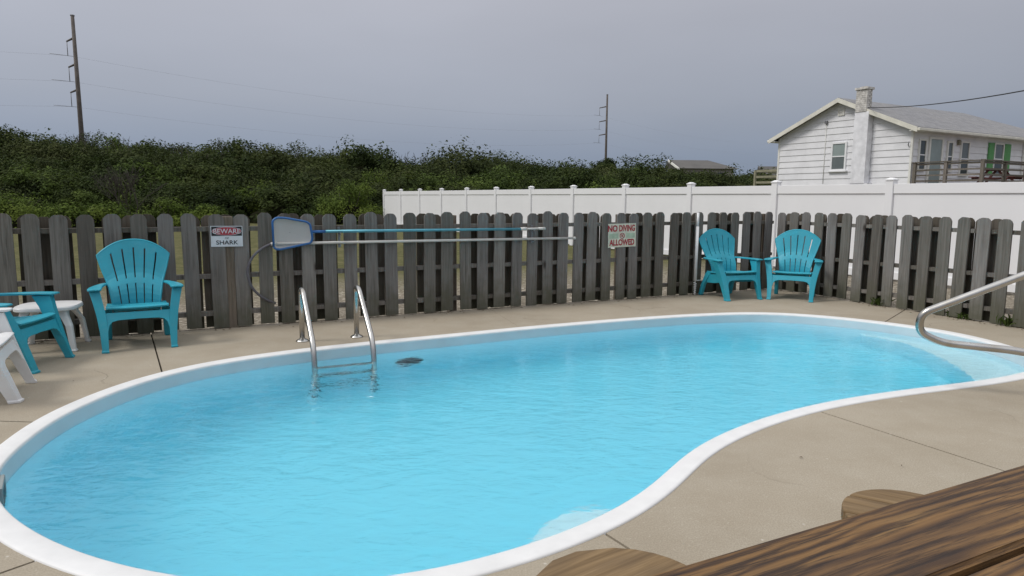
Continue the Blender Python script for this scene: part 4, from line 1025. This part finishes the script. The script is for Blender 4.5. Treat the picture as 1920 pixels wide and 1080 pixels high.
# rear landing with a pale railing at the back corner of the gable
q = np.array(hc) + dg_ * HW
rl = empty('rear_landing', (q[0], q[1], 0), aH, 'small pale wooden landing rail at the far back corner of the white house', 'porch')
boxes('floor', [((.3, .03, 1.62), (2.4, 1.7, 1.72))], M['deckpale'], rl)
for x, y in ((.35, .12), (.35, 1.62), (2.3, 1.62)): boxes('post', [((x - .05, y - .05, 0), (x + .05, y + .05, 2.70))], M['deckpale'], rl)
for z in (2.66, 2.38, 2.11, 1.85):
    boxes('rail', [((.33, .18, z - .05), (.37, 1.56, z + .05))], M['deckpale'], rl); boxes('rail', [((.41, 1.6, z - .05), (2.24, 1.64, z + .05))], M['deckpale'], rl)

# service cable
a_ = np.array([*(np.array(hc) + dg_ * 2.0 - dr_ * .06), 5.05]); b_ = atY(1925, 169, 17.0); far = a_ + (b_ - a_) * 2.2; far[2] = b_[2] + 1.5
cp = []
for t in np.linspace(0, 1, 30):
    p = a_ + (b_ - a_) * (t * 2.4); u_ = t * 2.4; p[2] -= .5 * u_ * (1 - u_); cp.append(p)
tag(tube_obj('service_cable', cp, .016, M['wire'], None, 6), 'black overhead cable sloping up from the white house chimney to the upper right', 'cable')

# ------------------------------------------------------------------ far houses behind the scrub
def far_house(name, c, rz, wx, wy, ze_, zr, label, board=True):
    t = empty(name, (c[0], c[1], 0), rz, label, 'house')
    boxes('wall', [((-wx / 2, -wy / 2, 0), (wx / 2, wy / 2, ze_))], simple('far_wall', (.32, .30, .27), .8), t)
    V = [(-wx / 2 - .5, -wy / 2 - .5, ze_), (wx / 2 + .5, -wy / 2 - .5, ze_), (wx / 2 + .5, wy / 2 + .5, ze_), (-wx / 2 - .5, wy / 2 + .5, ze_), (-wx / 2 - .9, 0, zr), (wx / 2 - 2.2, 0, zr)]
    mesh_obj('roof', V, [(0, 1, 5, 4), (2, 3, 4, 5), (1, 2, 5), (3, 0, 4), (3, 2, 1, 0)], M['shell_far'], t)
    if board: extrude_poly('bargeboard', [(-wx / 2 - .92, 0, zr + .05), (-wx / 2 - .92, 0, zr - .25), (-wx / 2 - .56, -wy / 2 - .5, ze_ - .3), (-wx / 2 - .56, -wy / 2 - .5, ze_)], (-.08, 0, 0), M['trim'], t)
    for k in (-1, 1): boxes('window', [((k * wx * .25 - .4, -wy / 2 - .05, ze_ - 1.6), (k * wx * .25 + .4, -wy / 2 + .02, ze_ - .5))], M['glass'], t)
    return t
p = atY(1312, 304, 92); far_house('distant_house', p[:2], .06, 6.6, 7, 5.2, atY(1312, 300.5, 92)[2], 'distant house roof showing above the dune scrub left of the white house')
p = atY(1475, 310, 75); far_house('distant_house', p[:2], -.1, 4.2, 6, 2.6, atY(1475, 312, 75)[2], 'distant dark roof peeking out right at the corner of the white house', False)

# ------------------------------------------------------------------ power poles and lines
up = empty('utility_pole', (0, 0, 0), 0, 'tall brown utility pole leaning up from the scrub in the upper left', 'utility pole', 'power poles along the dunes')
PH = atY(140, 28, 63)[2] - .1; ad = np.array([-.84, .54, 0])
tube_obj('pole', [(0, 0, -1), (0, 0, PH * .5), (0, 0, PH)], [.25, .19, .14], M['pole'], up, 12)
boxes('pole_cap', [((-.14, -.14, PH), (.14, .14, PH + .12))], M['metal'], up, .03)
arm_z = [atY(144, y, 63)[2] for y in (73, 122, 170)]
tips = []
for z in arm_z:
    a = np.array([0, 0, z]); b = a + ad * 1.35 + np.array([0, 0, -.05])
    ar = tube_obj('crossarm', [a + np.array([0, 0, .1]), b], [.10, .07], M['pole'], up, 8)
    tube_obj('insulator', [b, b + np.array([0, 0, -1.25])], .03, M['metal'], ar, 6)
    tube_obj('clamp', [b + np.array([-1.0, -.98, -1.25]), b + np.array([.3, .29, -1.25])], .02, M['metal'], ar, 6)
    tips.append(b + np.array([0, 0, -1.25]))
tl = atY(153, 245, 63); up.location = (tl[0], tl[1], 0)
up2 = copy_tree(up); tr_ = atY(1136, 290, 116); up2.location = (tr_[0], tr_[1], atY(1136, 177, 116)[2] - PH - .1); up2['label'] = 'smaller utility pole far off in the middle above the dark round bush'
up.rotation_euler = (0, math.radians(-.25), 0)
lv = np.array([tr_[0] - tl[0], tr_[1] - tl[1], 0])
for k, tp in enumerate(tips):
    a = np.array(up.location) + tp; b = np.array(up2.location) + tp; pv = a - lv
    pts = []
    for (s_, e_) in ((pv, a), (a, b), (b, b + lv)):
        for t in np.linspace(0, 1, 16)[(0 if s_ is pv else 1):]:
            q = s_ + (e_ - s_) * t; q = q + np.array([0, 0, -4 * 1.6 * t * (1 - t)]); pts.append(q)
    o = tube_obj('power_line', pts, .0055, M['line'], None, 5)
    tag(o, ['topmost thin power line strung between the two utility poles', 'middle thin power line strung between the two utility poles', 'lowest thin power line strung between the two utility poles'][k], 'power line', 'power lines between the poles')

# ------------------------------------------------------------------ vegetation
def crown_quads(n_cl, per, rx, rz, cl_r, leaf, seed, squash=.5, spiky=0.0):
    """leaf quads in clumps over the upper shell of an uneven mound; origin at the base centre"""
    g = np.random.default_rng(seed); Q = []
    u = g.normal(size=(n_cl, 3)); u /= np.linalg.norm(u, axis=1)[:, None]; u[:, 2] = np.abs(u[:, 2]) * .95 + .02
    u /= np.linalg.norm(u, axis=1)[:, None]
    rad = .62 + .42 * g.random(n_cl)
    cen = u * rad[:, None] * np.array([rx, rx, rz]); cen[:, 2] += rz * .12
    if spiky:
        m_ = g.random(n_cl) < .3; cen[m_, 2] += spiky * g.random(m_.sum()) * rz
    for c, uu in zip(cen, u):
        k = int(per * (.6 + .8 * g.random())); rr = cl_r * (.6 + .8 * g.random())
        d = g.normal(size=(k, 3)); d /= np.linalg.norm(d, axis=1)[:, None]; d *= (g.random(k) ** .45)[:, None] * rr; d[:, 2] *= squash + .2
        p = c + d
        nrm = uu * .7 + d / rr * .8 + g.normal(size=(k, 3)) * .55 + np.array([0, 0, .45]); nrm /= np.linalg.norm(nrm, axis=1)[:, None]
        t = np.cross(nrm, g.normal(size=(k, 3))); t /= np.linalg.norm(t, axis=1)[:, None] + 1e-9; b = np.cross(nrm, t)
        sz = leaf * (.6 + .8 * g.random(k))[:, None]
        Q.append(np.stack([p - t * sz, p - b * sz * .55 + nrm * sz * .1, p + t * sz, p + b * sz * .55 + nrm * sz * .1], 1))
    return np.concatenate(Q)
def quads_mesh(name, Q, mat):
    n = len(Q); me = bpy.data.meshes.new(name)
    me.vertices.add(n * 4); me.vertices.foreach_set('co', Q.reshape(-1).astype(np.float32))
    me.loops.add(n * 4); me.loops.foreach_set('vertex_index', np.arange(n * 4, dtype=np.int32))
    me.polygons.add(n); me.polygons.foreach_set('loop_start', np.arange(0, n * 4, 4, dtype=np.int32))
    try: me.polygons.foreach_set('loop_total', np.full(n, 4, np.int32))
    except Exception: pass
    me.update(calc_edges=True); me.materials.append(mat); return me
def core_blob(rx, rz, seed, k=.60):  # solid filler blob added inside a crown to block the view through
    bm = bmesh.new(); bmesh.ops.create_icosphere(bm, subdivisions=2, radius=1); g = random.Random(seed)
    for v in bm.verts:
        f = k * (.85 + .3 * g.random()); v.co = Vector((v.co.x * rx * f, v.co.y * rx * f, max(-.1, v.co.z) * rz * f))
    V = np.array([v.co[:] for v in bm.verts]); F = [[v.index for v in f.verts] for f in bm.faces]; bm.free(); return V, F
def base_z(x, y): return dune(x, y) - .06
# --- the thicket: one tangled mass over the dune
variants = [crown_quads(52, 92, 1.0, .95, .30, .037, 100 + k, .5, .25 if k % 3 == 0 else .0) for k in range(10)]
for mi, mname in enumerate(('leaf_dark', 'leaf_olive', 'leaf_mid')):
    parts_ = []; cv = []; cf = []; nv = 0; g = np.random.default_rng(20 + mi)
    for yr_ in (35.5, 38.5, 42, 46, 50.5, 56, 62, 69, 78):
        xs = np.arange(-1.02 * yr_ * .78 - 4, .42 * yr_ + (4 if yr_ > 50 else 0), 2.1 * (yr_ / 45) ** .6)
        for x in xs:
            if g.random() < (.5, .6, .88)[mi]: continue
            xx = x + g.uniform(-.8, .8); yy_ = yr_ + g.uniform(-1.6, 1.6); px = 960 + FPX * xx / yy_
            if px > 1455: continue
            rel_ = (np.array([xx, yy_]) - WP(0)) @ np.array([-dW[1], dW[0]])
            if px > 705 and rel_ < 1.5: continue
            if 640 < px <= 705 and yy_ < 37: continue
            zt = atY(px, sil(px), 62)[2]
            sc_ = (1.45 + .75 * g.random()) * (.95 if yr_ < 40 else 1.12) * (yr_ / 45) ** .25
            if px > 1000: sc_ *= .85
            hz = (.95 + .45 * g.random()) * sc_ * (.82 if yr_ < 38 else 1)
            bz = base_z(xx, yy_)
            if yr_ > 52: bz = min(bz, zt * yy_ / 62 - 1.06 * hz - (yy_ / 62 - 1) * CAMH * .0)
            a = g.uniform(0, 6.28); R = np.array([[math.cos(a), -math.sin(a), 0], [math.sin(a), math.cos(a), 0], [0, 0, 1]])
            Q = variants[g.integers(10)] @ R.T; Q = Q * np.array([sc_ * 1.25, sc_ * 1.25, hz]) + np.array([xx, yy_, bz]); parts_.append(Q)
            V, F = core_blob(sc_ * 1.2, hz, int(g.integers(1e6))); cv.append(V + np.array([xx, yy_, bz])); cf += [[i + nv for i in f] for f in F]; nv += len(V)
    Q = np.concatenate(parts_)
    me = quads_mesh('thicket', Q, M[mname]); o = link(bpy.data.objects.new('thicket', me)); tag(o, kind='stuff')
    o['label'] = ['dense dark green dune scrub behind the fences', 'olive dune scrub mixed through the dark thicket', 'lighter green dune scrub dotted through the thicket'][mi]
    core = mesh_obj('thicket_filler', np.concatenate(cv), cf, M['core'], o); core['kind'] = 'stuff'
# --- shrubs one can tell apart
def branch_mesh(h, rx, seed, n=5, mat=None):
    g = random.Random(seed); bm = bmesh.new()
    for k in range(n):
        a = g.uniform(0, 6.28); r1 = g.uniform(.1, .6) * rx; pts = [(0, 0, -.25)]
        for j in range(1, 5):
            t = j / 4; pts.append((math.cos(a) * r1 * t ** 1.3 + g.uniform(-.05, .05) * h, math.sin(a) * r1 * t ** 1.3 + g.uniform(-.05, .05) * h, h * .85 * t))
        tube(bm, pts, [h * .022 * (1 - .8 * j / 4) + .006 for j in range(5)], 5)
    return bm
def shrub(name, px, ytop, Y, half_px, label, mat, cat='shrub', leafsize=.048, dens=1.0, spiky=0.0, hfac=None, group='shrubs in front of the thicket'):
    top = atY(px, ytop, Y); x, y = top[0], top[1]; bz = base_z(x, y)
    r = half_px / FPX * Y; h = max(.5, top[2] - bz)
    h = min(h, hfac * r) if hfac else h
    b0 = top[2] - h
    t = empty(name, (x, y, b0), 0, label, cat, group)
    hh = h / 1.12 / (1 + spiky * .5)
    Q = crown_quads(int(30 * dens), int(160 * dens), r, hh, .26 * r + .12, leafsize, int(px * 7 + ytop), .55, spiky)
    cr = bpy.data.objects.new('crown', quads_mesh('crown', Q, mat)); link(cr, t)
    bm_obj('trunk', branch_mesh(h, r, int(px)), M['bark'], t)
    V, F = core_blob(r * .95, hh, int(px), .56); mesh_obj('inner_filler', V, F, M['core'], cr)
    return t
B_, D_, O_ = M['leaf_bright'], M['leaf_dark'], M['leaf_olive']
shrub('shrub', 655, 349, 33.5, 66, 'bright green rounded shrub just left of the white vinyl fence end', B_, dens=1.25, hfac=1.1)
shrub('shrub', 700, 327, 40, 42, 'yellow green shrub higher up behind the left end of the vinyl fence', B_, hfac=1.1)
shrub('shrub', 30, 362, 27, 72, 'light green shrub low behind the fence at the far left, above the white table', B_, dens=1.1, hfac=1.1)
shrub('shrub', 118, 383, 25, 52, 'low light green shrub right of the far left one, behind the fence boards', B_, hfac=.9)
shrub('shrub', 190, 381, 26, 46, 'low light green shrub behind the fence, above the left teal chair', B_, hfac=.9)
shrub('shrub', 318, 378, 27, 50, 'light green shrub between the left teal chair and the shark sign, behind the fence', B_, hfac=.95)
shrub('shrub', 385, 388, 27, 30, 'little light green shrub directly above the shark sign', B_, hfac=.9)
shrub('shrub', 470, 345, 36, 55, 'mid green shrub in the thicket above the skimmer net', B_, hfac=1.0)
shrub('coastal_tree', 150, 243, 57, 42, 'tufted dark tree top around the foot of the left utility pole', D_, 'tree', dens=.9, spiky=.22, hfac=1.5)
shrub('coastal_tree', 432, 268, 58, 38, 'dark tree top standing out above the thicket over the shark sign', D_, 'tree', dens=.9, spiky=.15, hfac=1.4)
shrub('shrub', 840, 289, 56, 70, 'dense dark green domed shrub on the ridge, left of the middle', D_, dens=1.3, hfac=1.0)
shrub('shrub', 940, 294, 57, 52, 'smaller dark green domed shrub on the ridge next to the wide one', D_, dens=1.2, hfac=1.0)
shrub('shrub', 1134, 300, 84, 21, 'small dark round bush at the foot of the far utility pole', D_, leafsize=.11, dens=1.1, hfac=1.1)
shrub('shrub', 1225, 303, 70, 62, 'broad green shrub on the ridge left of the distant roof', D_, dens=1.2, hfac=.8)
shrub('shrub', 20, 246, 54, 45, 'feathery olive shrub top at the upper left edge of the thicket', O_, dens=.9, spiky=.22, hfac=1.4)
shrub('shrub', 610, 283, 58, 60, 'feathery olive shrub top on the ridge left of the vinyl fence end', O_, dens=.9, spiky=.22, hfac=1.2)
# bare grey twiggy bush
p = atY(240, 405, 33.0)
bt = empty('bare_bush', (p[0], p[1], 0), 0, 'leafless grey twiggy bush in the dark thicket above the left teal chair', 'shrub', None)
bm = bmesh.new(); g = random.Random(5)
def grow(p, d, L, r, lev):
    q = p + d * L
    tube(bm, [p, (p + q) / 2 + Vector((g.uniform(-.05, .05), g.uniform(-.05, .05), 0)) * L, q], [r, r * .85, r * .65], 5, False)
    if lev == 0: return
    for _ in range(3):
        nd = (d + Vector((g.uniform(-.7, .7), g.uniform(-.7, .7), g.uniform(-.1, .5)))).normalized(); grow(q, nd, L * g.uniform(.6, .85), r * .62, lev - 1)
for k in range(6):
    grow(Vector((g.uniform(-.3, .3), g.uniform(-.3, .3), -.2)), Vector((g.uniform(-.6, .6), g.uniform(-.5, .1), 1)).normalized(), .95, .032, 4)
bm_obj('branches', bm, M['twig'], bt)
# twigs that stick out of the ridge line
bm = bmesh.new(); g = random.Random(9)
for k in range(150):
    px = g.choice((10, 60, 165, 215, 330, 420, 445, 575, 640, 690, 745, 800)) + g.gauss(0, 16); Y = g.uniform(54, 64); ys = sil(px) + g.uniform(-2, 10); q = Vector(atY(px, ys, Y)); d = Vector((g.uniform(-.5, .5), g.uniform(-.3, .3), 1)).normalized(); L = g.uniform(.5, 1.15)
    tube(bm, [q - d * .9, q + d * L * .3, q + d * L * .75 + Vector((g.uniform(-.1, .1), 0, 0))], [.022, .014, .006], 4, False)
    for j in range(3):
        e = (d + Vector((g.uniform(-.8, .8), g.uniform(-.5, .5), 0))).normalized(); s = q + d * L * g.uniform(.1, .6); tube(bm, [s, s + e * L * .3], [.009, .005], 4, False)
o = bm_obj('ridge_twigs', bm, M['twig']); tag(o, 'thin bare twigs sticking up along the thicket ridge', kind='stuff')
# weeds at the foot of the right fence run
def weed(s, off, hgt, label, n=70):
    q = K + dR * s + nR * off; g2 = np.random.default_rng(int(s * 100)); Q = []
    for _ in range(n):
        b = np.array([g2.normal() * .05, g2.normal() * .035, 0]); d = np.array([g2.normal() * .35, g2.normal() * .35, 1]); d /= np.linalg.norm(d); L = hgt * g2.uniform(.4, 1.0)
        sd = np.cross(d, g2.normal(size=3)); sd /= np.linalg.norm(sd); wv = .010 * g2.uniform(.6, 1.5)
        m_ = b + d * L * .6; e = b + d * L + np.array([g2.normal() * .03, g2.normal() * .03, -.01])
        Q.append([b, m_ + sd * wv, e, m_ - sd * wv])
    o = bpy.data.objects.new('weed', quads_mesh('weed', np.array(Q), M['weed'])); link(o); o.location = (q[0], q[1], -.005); tag(o, label, 'weed', 'weeds at the foot of the wooden fence')
weed(3.10, .03, .17, 'leafy weed growing between the boards near the right picture edge')
weed(2.69, .05, .10, 'small weed under the handrail bend at the fence foot')
weed(1.67, .04, .15, 'small weed at the fence foot right of the teal chairs')
weed(2.50, .09, .09, 'tiny weed behind the boards left of the handrail bend')

# bits of leaf litter and sand blown along the foot of the fence and over the deck
g2 = np.random.default_rng(77); V = []; F = []
for k in range(330):
    if k < 300:
        if g2.random() < .6: q = K + dL * g2.uniform(-9.5, -.1) - nL * abs(g2.normal() * .07)
        else: q = K + dR * g2.uniform(.1, 4.4) - nR * abs(g2.normal() * .07)
    else:
        q = np.array([g2.uniform(-3.4, 3.5), g2.uniform(2.2, 8.6)])
        i = nearest(OUT, q); 
        if (q - OUT[i]) @ NIN[i] > -.06 or (q - K) @ nL > -.1 or (q - K) @ nR > -.1: continue
    r_ = g2.uniform(.004, .012); a = g2.uniform(0, 6.28); z = .003 + g2.uniform(0, .006); n0 = len(V)
    for j, (x, y) in enumerate(((r_ * 1.6, 0), (0, r_ * .6), (-r_ * 1.4, 0), (0, -r_ * .7))):
        V.append((q[0] + x * math.cos(a) - y * math.sin(a), q[1] + x * math.sin(a) + y * math.cos(a), z + (.004 if j % 2 else 0)))
    F.append((n0, n0 + 1, n0 + 2, n0 + 3))
o = mesh_obj('leaf_litter', V, F, simple('dry_leaf', (.11, .08, .045), .9, var=.5, scale=30)); tag(o, 'dry bits of leaf and grit lying along the fence foot', kind='stuff')
